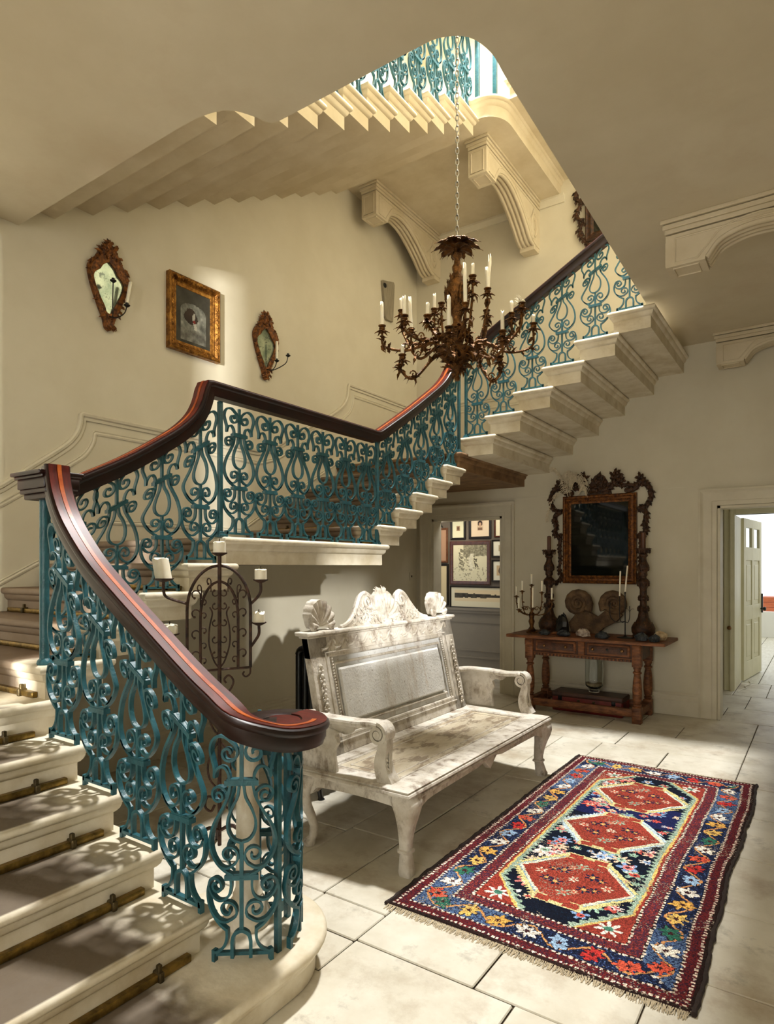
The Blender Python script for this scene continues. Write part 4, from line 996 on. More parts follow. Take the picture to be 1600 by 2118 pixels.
# ================================================================== chandelier
CX, CY = -2.14, 4.007
RT = np.array([.825, .565, 0])
ch = thing('bronze_chandelier', 'large gilt bronze chandelier of leafy branches hanging in the stairwell', 'chandelier', (CX, CY, 2.87))
def L(b, c=None): return b
axis = [(0, 2.865), (.018, 2.87), (.022, 2.89), (.012, 2.91), (.03, 2.935), (.05, 2.965), (.045, 2.985), (.10, 3.02), (.135, 3.055), (.14, 3.075), (.12, 3.09), (.06, 3.10), (.04, 3.13), (.05, 3.16), (.045, 3.19), (.03, 3.21), (.045, 3.23), (.045, 3.26), (.03, 3.28), (.035, 3.32), (.065, 3.40), (.078, 3.47), (.076, 3.53), (.058, 3.58), (.035, 3.61), (.028, 3.64), (.036, 3.66), (.036, 3.68), (.024, 3.70), (.022, 3.735), (.036, 3.75), (.034, 3.775), (.024, 3.79), (.03, 3.81), (.05, 3.83), (.03, 3.84), (0, 3.85)]
MB().lathe(axis, (CX, CY, 0), 20).build('stem', M['gilt_dark'], ch, smooth=50)
# leafy crown
b = MB()
for k, (n, z, Ln, w, tilt, cu) in enumerate(((9, 3.80, .165, .052, .62, .55), (9, 3.80, .11, .036, .25, .5), (9, 3.81, .13, .035, 1.05, .9))):
    for j in range(n):
        a = 2*PI*(j+.33*k)/n; d = np.array([math.cos(a), math.sin(a), 0])
        b.leaf(np.array([CX, CY, z])+d*.025, d+np.array([0, 0, tilt]), np.array([0, 0, 1])-d*.3, Ln, w, cu, 4, .003)
b.build('leafy_crown', M['gilt_dark'], ch)
b = MB(); rnd = random.Random(31)
for j in range(90):
    a = rnd.uniform(0, 2*PI); z = rnd.uniform(3.31, 3.58); r = .035+.043*math.sin(PI*min(max((z-3.28)/.33, 0), 1)); d = np.array([math.cos(a), math.sin(a), 0])
    b.leaf(np.array([CX, CY, z])+d*r*.95, d*.25+np.array([0, 0, 1]), d, .05, .013, -.1, 2)
for j in range(70):
    a = rnd.uniform(0, 2*PI); z = rnd.uniform(2.93, 3.09); r = .03+.10*(z-2.93)/.16; d = np.array([math.cos(a), math.sin(a), 0])
    b.leaf(np.array([CX, CY, z])+d*r, d*.9+np.array([0, 0, rnd.uniform(-.5, .7)]), np.array([0, 0, 1])+d, rnd.uniform(.04, .075), .018, rnd.uniform(-.5, .9), 3)
b.build('stem_leaves', M['gilt_dark'], ch)
# chain up through the opening
lk = MB().tube([(.011*math.cos(a), 0, .024*math.sin(a)) if True else 0 for a in np.linspace(0, 2*PI, 14, endpoint=False)], .0038, 6, loop=True).build('chain_link', M['chain'], smooth=60); lme = lk.data; bpy.data.objects.remove(lk)
z = 3.868; i = 0
while z < 7.4:
    o = bpy.data.objects.new('chain_link', lme); C.objects.link(o); o.parent = ch; o.location = (0, 0, z-2.87); o.rotation_euler = (0, 0, (i % 2)*PI/2+.4); z += .0395; i += 1
MB().tube([(CX, CY, 7.38), (CX, CY, 9.0)], .006, 8).build('hanging_rod', M['chain'], ch)
# candle cups, left to right: x, y, z, candle length
cups = [(-2.607, 3.745, 3.268, 0.16), (-2.629, 4.033, 3.479, 0.088), (-2.361, 3.634, 2.983, 0.066), (-2.312, 3.583, 3.223, 0.123), (-2.488, 3.947, 3.284, 0.22), (-2.128, 3.576, 3.18, 0.082), (-2.474, 4.26, 3.53, 0.112), (-2.378, 4.204, 3.534, 0.0), (-1.969, 3.575, 3.07, 0.192), (-1.975, 3.814, 3.304, 0.253), (-1.994, 3.958, 3.548, 0.08), (-2.119, 4.442, 3.499, 0.407), (-2.013, 4.236, 3.565, 0.148), (-1.798, 3.971, 2.957, 0.046), (-1.724, 3.853, 3.079, 0.126), (-1.94, 4.504, 3.457, 0.095), (-1.729, 4.189, 3.377, 0.0), (-1.729, 4.406, 3.304, 0.063)]
cl = []
for n, (qx, qy, z, hc) in enumerate(cups):
    q = np.array([qx, qy, z]); cl.append((q, n, hc))
    base = np.array([CX, CY, 0]); hd = q-base; hd[2] = 0; r = np.linalg.norm(hd); e = hd/r
    low_ = z < 3.1
    z0 = 3.06 if low_ else (3.10 if r > .42 else 3.16)
    s0 = base+e*.09; s0[2] = z0
    if low_: ctl = [s0, base+e*(r*.45)+np.array([0, 0, z0-.06]), base+e*(r*.8)+np.array([0, 0, z-.14]), base+e*(r*1.02)+np.array([0, 0, z-.10]), q-np.array([0, 0, .045])]
    else: ctl = [s0, base+e*(r*.35)+np.array([0, 0, z0+.045]), base+e*(r*.68)+np.array([0, 0, z0-.005]), base+e*(r*.97)+np.array([0, 0, max(z0+.03, z-.16)]), q-np.array([0, 0, .045])]
    P = cr(ctl, 7); b = MB(); b.tube(P, [.0125-.005*k/len(P) for k in range(len(P))], 7)
    rnd = random.Random(100+n)
    for k in range(28):
        p = P[rnd.randint(1, len(P)-2)]; d = np.array([rnd.uniform(-1, 1), rnd.uniform(-1, 1), rnd.uniform(-.7, 1)]); d = d/np.linalg.norm(d)+e*.35
        b.leaf(p, d, (rnd.uniform(-.4, .4), rnd.uniform(-.4, .4), 1), rnd.uniform(.035, .075), rnd.uniform(.01, .018), rnd.uniform(.2, 1.0), 2)
    sp = [P[len(P)//2]+e*(.0)+np.array([0, 0, .03])+np.array([e[0]*.028*(1-j/18)*math.cos(j*.5), e[1]*.028*(1-j/18)*math.cos(j*.5), .028*(1-j/18)*math.sin(j*.5)]) for j in range(16)]
    b.tube(sp, .005, 5)
    arm_ = b.build('branch', M['gilt_dark'], ch, smooth=45)
    c = MB(); c.lathe([(.006, -.05), (.013, -.04), (.008, -.03), (.02, -.02), (.023, -.008), (.017, 0), (.027, .006), (.028, .012), (.012, .012), (0, .01)], tuple(q), 12)
    for j in range(9):
        a = 2*PI*j/9; d = np.array([math.cos(a), math.sin(a), 0]); c.leaf(q+d*.012+np.array([0, 0, -.034]), d+np.array([0, 0, .1*((j % 2)*2-1)]), (0, 0, 1), .045, .010, .25, 1)
    c.build('candle_cup', M['gilt_dark'], arm_, smooth=45)
ords = ['leftmost', 'second', 'third', 'fourth', 'fifth', 'sixth', 'seventh', 'eighth', 'ninth', 'tenth', 'eleventh', 'twelfth', 'thirteenth', 'fourteenth', 'fifteenth', 'sixteenth']
live = sorted([c for c in cl if c[2] > .001], key=lambda c: c[1])
for n, (q, u, h) in enumerate(live):
    where = 'leftmost on the bronze chandelier' if n == 0 else ('rightmost on the bronze chandelier' if n == len(live)-1 else f'{ords[n]} from the left on the bronze chandelier')
    kind = 'tall white candle' if h > .13 else ('short white candle stub' if h < .09 else 'white candle')
    candle('chandelier_candle', (q[0], q[1], q[2]+.008), .0125, h, f'{kind}, {where}', 'candles on the chandelier', melt=.4, lean=(random.uniform(-.05, .05), random.uniform(-.05, .05)))
# wax drips on the right-hand empty cup
b = MB(); rnd = random.Random(77); q0 = [c for c in cl if c[1] == 16][0][0]
for j in range(26):
    s0 = q0+np.array([rnd.uniform(-.02, .02), rnd.uniform(-.02, .02), .01]); d = np.array([RT[0]*rnd.uniform(-1.2, .3), RT[1]*rnd.uniform(-1.2, .3), rnd.uniform(-.3, 1.1)])
    b.tube([s0, s0+d*.03+np.array([0, 0, .01]), s0+d*.055], [.005, .004, .001], 5)
b.build('wax_drips', M['wax'], ch)

# ================================================================== wrought-iron candle stand
SXX, SYY = -2.66, 2.30
cs_ = thing('iron_candle_stand', 'tall rusty wrought iron candle stand with arched scroll panel behind the stair rail', 'candle stand', (SXX, SYY, 0))
pd = np.array([math.cos(math.radians(62)), math.sin(math.radians(62)), 0])     # panel direction
def SP(a, z, t=0.): return (SXX+pd[0]*a-pd[1]*t, SYY+pd[1]*a+pd[0]*t, z)
def bar(b, pts, r, sm=0): b.tube([SP(*p) for p in (cr(pts, sm) if sm else pts)], r, 6); return b
bar(MB(), [(0, .06), (0, 1.62)], .011).build('pole', M['rust'], cs_)
W_ = .168; ZB = 1.0; ZS = 1.38; ZT = 1.555
arch = [(-W_, ZB), (-W_, ZS-.06)]+[(-W_*math.cos(a), ZS-.06+(ZT-ZS+.06)*math.sin(a)) for a in np.linspace(0, PI, 22)[1:-1]]+[(W_, ZS-.06), (W_, ZB)]
bar(MB(), arch, .0085).build('panel_arch', M['rust'], cs_)
bar(MB(), [(-W_, ZB), (W_, ZB)], .007).build('panel_rail', M['rust'], cs_)
w2 = .10; in_ = [(-w2, ZB), (-w2, ZS-.1)]+[(-w2*math.cos(a), ZS-.1+.19*math.sin(a)) for a in np.linspace(0, PI, 16)[1:-1]]+[(w2, ZS-.1), (w2, ZB)]
bar(MB(), in_, .0075).build('inner_arch', M['rust'], cs_)
def curl(b, a, z, r, d, up, rr=.0038):
    n = 16; pts = [(a, z-up*.055), (a, z-up*.02)]+[(a+d*(r-r*math.cos(t)*(1-.55*t/5)), z+up*(r*math.sin(t)*(1-.4*t/5))) for t in np.linspace(0, 4.4, n)]
    bar(b, pts, rr); b.ball(SP(*pts[-1]), rr*1.9, 6, 4)
for sg in (-1, 1):
    for z in (1.08, 1.19, 1.30, 1.40): 
        b = MB(); curl(b, sg*w2, z, .026, sg, 1); b.build('curl', M['rust'], cs_)
    for z in (1.05, 1.13, 1.21, 1.29, 1.36):
        b = MB(); curl(b, sg*w2, z, .018, -sg, 1, .0032); b.build('curl', M['rust'], cs_)
    for z in (1.08, 1.16, 1.25, 1.34, 1.41):
        b = MB(); curl(b, sg*.004, z, .02, sg, -1, .0034); b.build('curl', M['rust'], cs_)
    b = MB(); bar(b, [(0, ZB+.005), (sg*.03, 1.05), (sg*.055, 1.14), (sg*.052, 1.23), (sg*.038, 1.30), (sg*.052, 1.335)], .0045, 5); b.build('lyre_bar', M['rust'], cs_)
    for a0, z0 in ((.045, 1.47), (.095, 1.435)):
        b = MB(); curl(b, sg*a0, z0, .02, sg*.6, 1, .0034); b.build('curl', M['rust'], cs_)
    b = MB(); bar(b, [(0, .86), (sg*.05, .88), (sg*.075, .93), (sg*.05, .965), (sg*.025, .945), (sg*.035, .925)], .006, 5); b.build('scroll', M['rust'], cs_)
    b = MB(); bar(b, [(sg*W_, ZB), (sg*W_*.98, .965), (sg*W_*.85, .95), (sg*W_*.75, .965), (sg*W_*.8, .98)], .005, 4); b.build('scroll', M['rust'], cs_)
    b = MB(); bar(b, [(0, .35), (sg*.05, .42), (sg*.06, .5), (sg*.03, .58), (0, .63), (sg*.04, .70), (sg*.05, .76), (sg*.02, .82)], .006, 5); b.build('scroll', M['rust'], cs_)
    b = MB(); bar(b, [(0, .30), (sg*.06, .33), (sg*.075, .28), (sg*.045, .25), (sg*.025, .28)], .007, 5); b.build('scroll', M['rust'], cs_)
for j in range(3):
    a = 2*PI*j/3+.4; d = (math.cos(a), math.sin(a))
    P = cr([(SXX, SYY, .14), (SXX+d[0]*.08, SYY+d[1]*.08, .17), (SXX+d[0]*.17, SYY+d[1]*.17, .09), (SXX+d[0]*.22, SYY+d[1]*.22, .008), (SXX+d[0]*.25, SYY+d[1]*.25, .008)], 5)
    MB().tube(P, .010, 6).build('leg', M['rust'], cs_)
pil = [(0., 1.62, .036, .06, 'topmost'), (-.285, 1.485, .045, .105, 'largest, upper left, leaning'), (.225, 1.475, .036, .058, 'upper right'), (-.255, 1.20, .043, .045, 'lower left, half melted'), (.215, 1.24, .036, .055, 'lower right, with a wavy rim')]
for a, z, r, h, nm in pil:
    b = MB()
    if abs(a) > .01:
        sg = 1 if a > 0 else -1; zz = z-.13
        bar(b, [(sg*W_, zz), (sg*(abs(a)-.02), zz+.035), (a, zz+.07), (a, z-.012)], .008, 5)
    b.lathe([(.012, -.014), (r*.6, -.01), (r*1.12, 0), (r*1.16, .005), (r*1.05, .004), (0, .002)], SP(a, z), 16)
    b.build('candle_dish', M['rust'], cs_, smooth=45)
    ln = (-.22, -.04) if 'leaning' in nm else (0, 0)
    candle('pillar_candle', SP(a, z+.003), r*.92, h, f'ivory pillar candle on the iron stand, {nm}', 'pillar candles on the iron stand', n=20, melt=.55 if 'melted' in nm or 'wavy' in nm else .15, lean=ln)

# ================================================================== radiator
rd = thing('cast_iron_radiator', 'black cast iron column radiator behind the left end of the bench', 'radiator', (-2.86, 3.7, 0))
def pill(xc, y, z0, z1, rx, ry, b):
    rings = []
    for t, e in ((0, .55), (.012, .85), (.03, 1), ):
        rings.append([(xc+rx*e*math.cos(a), y+ry*e*math.sin(a), z0+t) for a in np.linspace(0, 2*PI, 10, endpoint=False)])
    for t, e in ((.03, 1), (.012, .85), (0, .5)):
        rings.append([(xc+rx*e*math.cos(a), y+ry*e*math.sin(a), z1-t) for a in np.linspace(0, 2*PI, 10, endpoint=False)])
    b.loft(rings)
for i in range(14):
    y = 3.24+i*.062; b = MB()
    for dx in (-.085, -.028, .028, .085): pill(-2.86+dx, y, .12, .97, .024, .024, b)
    b.tube(cr([(-2.95, y, .95), (-2.93, y, .985), (-2.86, y, .995), (-2.79, y, .985), (-2.77, y, .95)], 4), .024, 8)
    b.tube([(-2.945, y, .16), (-2.775, y, .16)], .026, 8)
    b.build('section', M['black'], rd, smooth=50)
for y in (3.24, 4.046):
    for dx in (-.085, .085): MB().tube(cr([(-2.86+dx, y, .14), (-2.86+dx*1.15, y, .06), (-2.86+dx*1.3, y, 0)], 4), [.022]*4+[.016]*4+[.026], 8).build('foot', M['black'], rd)
b = MB().tube([(-2.86, 3.2, .10), (-2.86, 3.09, .10), (-2.86, 3.07, .09), (-2.86, 3.06, 0)], .018, 10); b.tube([(-2.86, 3.15, .10), (-2.86, 3.12, .10)], .032, 8); b.build('valve_pipe', M['black'], rd)
b = MB().tube([(-2.86, 3.09, .1), (-2.86, 3.09, .20)], .012, 8); b.lathe([(.0, .0), (.022, 0), (.026, .02), (.02, .04), (0, .042)], (-2.86, 3.09, .19), 12); b.build('valve_handle', M['black'], rd)

# ================================================================== scroll brackets
def bracket(name, origin, dirv, sidev, length, width, height, label, group):
    """console: panelled block at the outer end, ribbed ogee underside, scroll at the wall"""
    t = thing(name, label, 'bracket', origin, group)
    O = np.array(origin, float); D = np.array(dirv, float); Sd = np.array(sidev, float)
    W3 = lambda a, s, z: tuple(O+D*a+Sd*s+np.array([0, 0, z]))
    # a: distance from wall, z: below top (negative)
    low = [(length, -.10)]+[(length, -height*.86), (length*.84, -height*.86)]
    og = cr([(length*.84, -height*.80), (length*.78, -height*.52), (length*.66, -height*.40), (length*.52, -height*.46), (length*.38, -height*.68), (length*.25, -height*.98), (length*.16, -height*1.22), (length*.06, -height*1.30)], 5)
    sidep = low+[tuple(p) for p in og]+[(0, -height*1.30), (0, -.10)]
    body = MB().prism(sidep, lambda a, z: W3(a, -width/2, z), lambda a, z: W3(a, width/2, z)).build('body', M['plasterwork'], t, smooth=25)
    # ribs along the ogee
    for k in (-.36, -.12, .12, .36):
        b = MB(); b.tube([W3(a, k*width, z) for a, z in og], width*.105, 8); b.build('rib', M['plasterwork'], t, smooth=50)
    # cap moulding
    b = MB()
    for e, z0, z1 in ((.03, -.025, 0), (.018, -.06, -.03), (.006, -.09, -.06)):
        i = b.mark(); b.box(-.0, length+e, -width/2-e, width/2+e, z0, z1, .004); b.fn(lambda a, s, z: W3(a, s, z), i)
    b.build('cap', M['plasterwork'], t, smooth=20)
    # sunk panels: front, underside, sides
    def fr(name_, pts, r=.007): MB().tube(pts+[pts[0]], r, 6).build(name_, M['plasterwork'], body)
    h0, h1 = -.13, -height*.80
    fr('panel_moulding', [W3(length+.001, -width*.34, h0), W3(length+.001, width*.34, h0), W3(length+.001, width*.34, h1), W3(length+.001, -width*.34, h1)])
    zz = -height*.86-.001
    fr('panel_moulding', [W3(length*.97, -width*.34, zz), W3(length*.97, width*.34, zz), W3(length*.87, width*.34, zz), W3(length*.87, -width*.34, zz)])
    for sg in (-1, 1):
        s_ = sg*(width/2+.001)
        pts = [W3(length*.96, s_, h0), W3(length*.12, s_, h0), W3(length*.2, s_, -height*.72)]+[W3(a, s_, z+height*.12) for a, z in [tuple(p) for p in og][::-1][10:-4]]+[W3(length*.87, s_, h1), W3(length*.96, s_, h1)]
        MB().tube(pts+[pts[0]], .006, 6).build('panel_moulding', M['plasterwork'], body)
        # volute
        sc = []
        for j in range(40):
            q = j/39; rr_ = height*.36*(1-q)**.8+.012; an = -PI*.35+q*4.2*PI
            sc.append(W3(length*.115+rr_*.9*math.cos(an)*.62, s_, -height*.83+rr_*math.sin(an)*1.05))
        MB().tube(sc, [.014*(1-.5*j/39) for j in range(40)], 7).build('volute', M['plasterwork'], t, smooth=50)
    MB().box(0, length*.10, -width*.46, width*.46, -height*1.42, -height*1.28, .004).fn(lambda a, s, z: W3(a, s, z)).build('corbel_foot', M['plasterwork'], t)
bracket('scroll_bracket', (-4.19, YB, zl), (0, -1, 0), (1, 0, 0), 1.44, .2, .42, 'long plaster scroll bracket in the far left corner under the upper landing', 'scroll brackets')
bracket('scroll_bracket', (-2.85, YB, zl), (0, -1, 0), (1, 0, 0), 1.44, .2, .42, 'long plaster scroll bracket under the right edge of the upper landing', 'scroll brackets')
bracket('scroll_bracket', (XR, 4.63, ZC), (-1, 0, 0), (0, -1, 0), 1.48, .2, .36, 'large plaster scroll bracket under the soffit at the upper right', 'scroll brackets')
bracket('scroll_bracket', (XR, 7.07, ZC), (-1, 0, 0), (0, -1, 0), 1.48, .19, .36, 'smaller looking plaster scroll bracket against the wall above the open door', 'scroll brackets')
bracket('scroll_bracket', (XL, 1.62, ZC), (1, 0, 0), (0, 1, 0), .30, .2, .2, 'plaster bracket end just inside the left edge under the soffit', 'scroll brackets')
# ================================================================== painted pictures (flat prints)
def paint_grid(name, fn, w, h, nx, ny, mp, mat_, par):
    """flat picture: nx*ny faces, colour per face = fn(u, v)"""
    us = np.linspace(0, 1, nx+1); vs = np.linspace(0, 1, ny+1)
    V = [mp(u*w, v*h) for v in vs for u in us]; F = []
    for j in range(ny):
        for i in range(nx):
            a = j*(nx+1)+i; F.append((a, a+1, a+nx+2, a+nx+1))
    off = parent_world(par)
    me = bpy.data.meshes.new(name); me.from_pydata([tuple(np.array(v)-np.array(off)) for v in V], [], F)
    at = me.attributes.new('Col', 'FLOAT_COLOR', 'FACE')
    cu, cv = np.meshgrid((np.arange(nx)+.5)/nx, (np.arange(ny)+.5)/ny)
    col = fn(cu, cv).reshape(-1, 3)
    rgba = np.ones((nx*ny, 4), np.float32); c = col/255.; rgba[:, :3] = np.where(c <= .04045, c/12.92, ((c+.055)/1.055)**2.4)
    at.data.foreach_set('color', rgba.ravel()); me.materials.append(mat_)
    return link(name, me, par)
def vnoise(u, v, f, seed):
    rs = np.random.RandomState(seed); g = rs.rand(64, 64)
    x, y = u*f, v*f; xi, yi = np.floor(x).astype(int), np.floor(y).astype(int); fx, fy = x-xi, y-yi
    fx, fy = fx*fx*(3-2*fx), fy*fy*(3-2*fy); G = lambda a, b_: g[a % 64, b_ % 64]
    return (G(xi, yi)*(1-fx)+G(xi+1, yi)*fx)*(1-fy)+(G(xi, yi+1)*(1-fx)+G(xi+1, yi+1)*fx)*fy
def fbm(u, v, f, seed): return sum(vnoise(u, v, f*2**k, seed+k)*.5**k for k in range(4))/1.875
def mixc(a, b_, t): t = np.clip(t, 0, 1)[..., None]; return np.array(a)*(1-t)+np.array(b_)*t
# ---- gilt picture on the left wall
pc = thing('gilt_framed_painting', 'gilt framed dark grey painting hanging between the two mirror sconces', 'picture', (XL+.03, 3.55, 3.35))
Y0, Y1, Z0, Z1 = 3.285, 3.815, 3.352, 3.982
def lframe(y0, y1, z0, z1, prof, name, m, par, x=XL):
    b = MB(); rings = []
    for (y, z, iy, iz) in ((y0, z0, 1, 1), (y1, z0, -1, 1), (y1, z1, -1, -1), (y0, z1, 1, -1)):
        rings.append([(x+d, y+iy*a, z+iz*a) for a, d in prof])
    return b.loft(rings, loop=True).build(name, m, par, smooth=25)
lframe(Y0, Y1, Z0, Z1, [(0, .002), (0, .05), (.012, .058), (.03, .05), (.045, .03), (.055, .034), (.065, .026), (.085, .02), (.09, .012), (.09, .002)], 'gilt_frame', M['gilt'], pc)
b = MB(); rnd = random.Random(4)
for i in range(26):
    for y in (Y0+.028, Y1-.028): b.leaf((XL+.05, y, Z0+.03+i*.0222), (.1, rnd.choice((-1, 1))*.6, .8), (1, 0, 0), .028, .008, .3, 2)
for i in range(22):
    for z in (Z0+.028, Z1-.028): b.leaf((XL+.05, Y0+.03+i*.0218, z), (.1, .8, rnd.choice((-1, 1))*.6), (1, 0, 0), .028, .008, .3, 2)
b.build('frame_ornament', M['gilt'], pc)
def paint1(u, v):
    n = fbm(u, v, 5, 3); c = mixc((38, 36, 30), (74, 72, 62), n*1.2)
    arch_ = ((np.abs(u-.5) < .36) & (v < .62+.14*np.sqrt(np.clip(1-((u-.5)/.36)**2, 0, 1))) & (v > .05))
    stone = mixc((84, 86, 80), (186, 188, 176), fbm(u, v, 11, 8)*1.5-.25); dark = np.sqrt(((u-.42)/.2)**2+((v-.52)/.13)**2) < .75+.6*fbm(u, v, 7, 33)
    c = np.where(arch_[..., None], stone*.8+c*.2, c); c = np.where((dark & arch_)[..., None], mixc((36, 28, 24), (70, 56, 46), n), c)
    fig = (np.abs(u-.56-.05*np.sin(v*9)) < .055*(1.25-v)) & (v > .22) & (v < .6) & (fbm(u, v, 18, 9) > .38); c = np.where(fig[..., None], mixc((150, 148, 136), (190, 186, 172), n), c)
    sash = ((u-.52)**2/.0016+(v-.44)**2/.001) < 1; c = np.where(sash[..., None], np.array((116, 40, 34.)), c)
    low_ = v < .22+.12*n; c = np.where((low_ & arch_)[..., None], mixc((64, 62, 56), (150, 150, 140), fbm(u, v, 14, 5)), c)
    return c
paint_grid('canvas', paint1, Y1-Y0-.17, Z1-Z0-.17, 60, 72, lambda a, h: (XL+.016, Y0+.085+a, Z0+.085+h), M['art'], pc)
# ---- mirror sconces
def sconce(y, z0, z1, w, label, arms):
    t = thing('mirror_sconce', label, 'sconce', (XL+.04, y, z0), 'carved mirror sconces'); H = z1-z0
    sh = lambda s: np.array([(0, 0), (.09, .03), (.14, .12), (.26, .25), (.42, .45), (.50, .62), (.44, .72), (.30, .80), (.20, .90), (.07, .97), (0, 1.)])*np.array([s, 1])
    R = cr([tuple(p) for p in sh(w)], 5); out = [(y+a, z0+h*H) for a, h in R]+[(y-a, z0+h*H) for a, h in R[::-1][1:-1]]
    gl = [(y+a*.74, z0+(.19+(h)*.58)*H) for a, h in R]+[(y-a*.74, z0+(.19+h*.58)*H) for a, h in R[::-1][1:-1]]
    n = len(out)
    b = MB(); rings = [[(XL+.002, u, v) for u, v in out], [(XL+.03, u, v) for u, v in out], [(XL+.045, (u*.75+g[0]*.25), (v*.75+g[1]*.25)) for (u, v), g in zip(out, gl)], [(XL+.03, u, v) for u, v in gl], [(XL+.012, u, v) for u, v in gl]]
    b.loft(rings, cap=False); b.build('sconce_frame', M['gilt_wood'], t, smooth=40)
    b = MB(); b.prism([(u, v) for u, v in gl], lambda u, v: (XL+.008, u, v), lambda u, v: (XL+.014, u, v)); b.build('mirror_plate', M['sconce_glass'], t, smooth=20)
    rnd = random.Random(int(y*10))
    for i, (u, v) in enumerate(out):
        if i % 2 == 0:
            b = MB(); d = np.array([0, u-y, v-(z0+H*.55)]); d /= np.linalg.norm(d)+1e-6; tg = np.array([0, -d[2], d[1]])*rnd.choice((-1, 1))
            b.leaf((XL+.034, u-(u-y)*.12, v-(v-z0-H*.55)*.08), d*.6+tg*.8+np.array([.2, 0, 0]), (1, 0, 0), .05, .014, .4, 2); b.build('carved_leaf', M['gilt_wood'], t)
    for k in range(26):
        b = MB(); a = rnd.uniform(-1, 1)*w*.16; zz = z0+H*rnd.uniform(.80, .96); b.leaf((XL+.034, y+a, zz), (.2, a*6, rnd.uniform(.2, 1)), (1, 0, 0), .05, .014, .5, 2); b.ball((XL+.04, y+a, zz), .010, 6, 4); b.build('carved_leaf', M['gilt_wood'], t)
    for k, (dy, dx, dz, has) in enumerate(arms):
        zz = z0+H*.16; b = MB(); b.tube(cr([(XL+.03, y, zz), (XL+.08, y+dy*.3, zz-.01), (XL+dx*.9, y+dy*.85, zz+dz*.4), (XL+dx, y+dy, zz+dz)], 6), .0045, 6)
        b.lathe([(.005, -.014), (.022, -.002), (.024, .004), (.012, .004), (.012, .02), (0, .02)], (XL+dx, y+dy, zz+dz), 12); b.build('candle_arm', M['black'], t, smooth=45)
        if has: candle('sconce_candle', (XL+dx, y+dy, zz+dz+.02), .013, .17, f'cream candle on the {has} mirror sconce', lean=(.0, .18 if has == 'left' else .0))
sconce(2.765, 3.322, 3.995, .33, 'carved gilt mirror sconce with leaning candle at the far left of the wall', [(.10, .10, .10, 'left'), (-.02, .11, .24, None)])
sconce(4.40, 3.35, 3.995, .32, 'carved gilt mirror sconce to the right of the framed painting', [(.08, .09, .09, 'right'), (.12, .20, .13, None)])
# weathered board on the left wall by the corner
o = MB().prism([(6.36, 5.04), (6.60, 5.10), (6.62, 5.07), (6.585, 4.60), (6.45, 4.59), (6.42, 4.62)], lambda y, z: (XL+.002, y, z), lambda y, z: (XL+.035, y, z)).build('weathered_board', M['greyboard'], smooth=0)
tag(recentre(o), 'narrow weathered grey board mounted on the wall near the far corner', 'plaque')
h = MB().ball((XL+.038, 6.40, 4.99), (.01, .035, .03)).build('bolt', M['black']); h.data.transform(Matrix.Translation(-Vector(o.location))); h.parent = o
# dark carved mirror high on the back wall, half hidden by the soffit
um = thing('high_carved_mirror', 'dark carved mirror high on the back wall, partly hidden by the soffit', 'mirror', (-2.0, 7.17, 5.2))
pframe(-2.2, -1.6, 5.2, 5.85, 7.198, FR, 'mirror_frame', M['carved'], um); MB().box(-2.11, -1.69, 7.17, 7.19, 5.29, 5.76).build('mirror_glass', M['mirror'], um)
for sd in (0, 1):
    b = MB(); x0 = -2.2 if sd == 0 else -1.6; sg = -1 if sd == 0 else 1
    scroll_branch(b, [(x0, 5.85), (x0+sg*.09, 5.80), (x0+sg*.11, 5.72), (x0+sg*.05, 5.66), (x0+sg*.09, 5.58), (x0+sg*.10, 5.5), (x0+sg*.03, 5.44), (x0+sg*.07, 5.36), (x0+sg*.05, 5.27), (x0+sg*.0, 5.2)], .024, 34, seed=40+sd, ls=.06); b.build('side_scroll', M['carved'], um)
b = MB(); scroll_branch(b, [(-2.2, 5.18), (-2.05, 5.12), (-1.9, 5.16), (-1.75, 5.12), (-1.6, 5.18)], .02, 18, seed=44, ls=.06); b.build('bottom_scroll', M['carved'], um)
# light switch by the picture-room door
o = MB().box(XL+.001, XL+.012, 7.015, 7.085, 1.37, 1.475, .004).build('light_switch', M['trim']); tag(recentre(o), 'cream light switch plate on the corner wall beside the picture-room doorway', 'switch')
t_ = MB().box(XL+.012, XL+.02, 7.043, 7.057, 1.41, 1.435).build('toggle', M['black']); t_.data.transform(Matrix.Translation(-Vector(o.location))); t_.parent = o

# ================================================================== picture room
GY = 8.52
def gpic(name, x0, x1, z0, z1, fr_m, fw, mount, draw, label):
    t = thing(name, label, 'picture', ((x0+x1)/2, GY-.02, z0), 'pictures in the far room')
    pframe(x0, x1, z0, z1, GY-.002, [(0, 0), (0, .022), (fw*.3, .028), (fw*.8, .02), (fw, .012), (fw, 0)], 'frame', M[fr_m], t)
    def f(u, v):
        c = np.zeros(u.shape+(3,))+np.array(mount); return draw(u, v, c)
    W2, H2 = x1-x0-2*fw+.004, z1-z0-2*fw+.004
    paint_grid('print', f, W2, H2, 72, max(24, int(72*H2/W2)) if H2 < W2*2 else 110, lambda a, h: (x0+fw-.002+a, GY-.010, z0+fw-.002+h), M['art'], t)
def rectin(u, v, a, b_, c, d): return (u > a) & (u < b_) & (v > c) & (v < d)
def d_small(box, tone, ink):
    def f(u, v, c):
        m_ = rectin(u, v, *box); c = np.where(m_[..., None], np.array(tone, float), c)
        cx_, cz_ = (box[0]+box[1])/2, (box[2]+box[3])/2; rx, rz = (box[1]-box[0])/2, (box[3]-box[2])/2
        k = ((u-cx_)/(rx*.6))**2+((v-cz_)/(rz*.75))**2+.8*(fbm(u, v, 9, 4)-.5)
        return np.where((m_ & (k < .8))[..., None], np.array(ink, float), c)
    return f
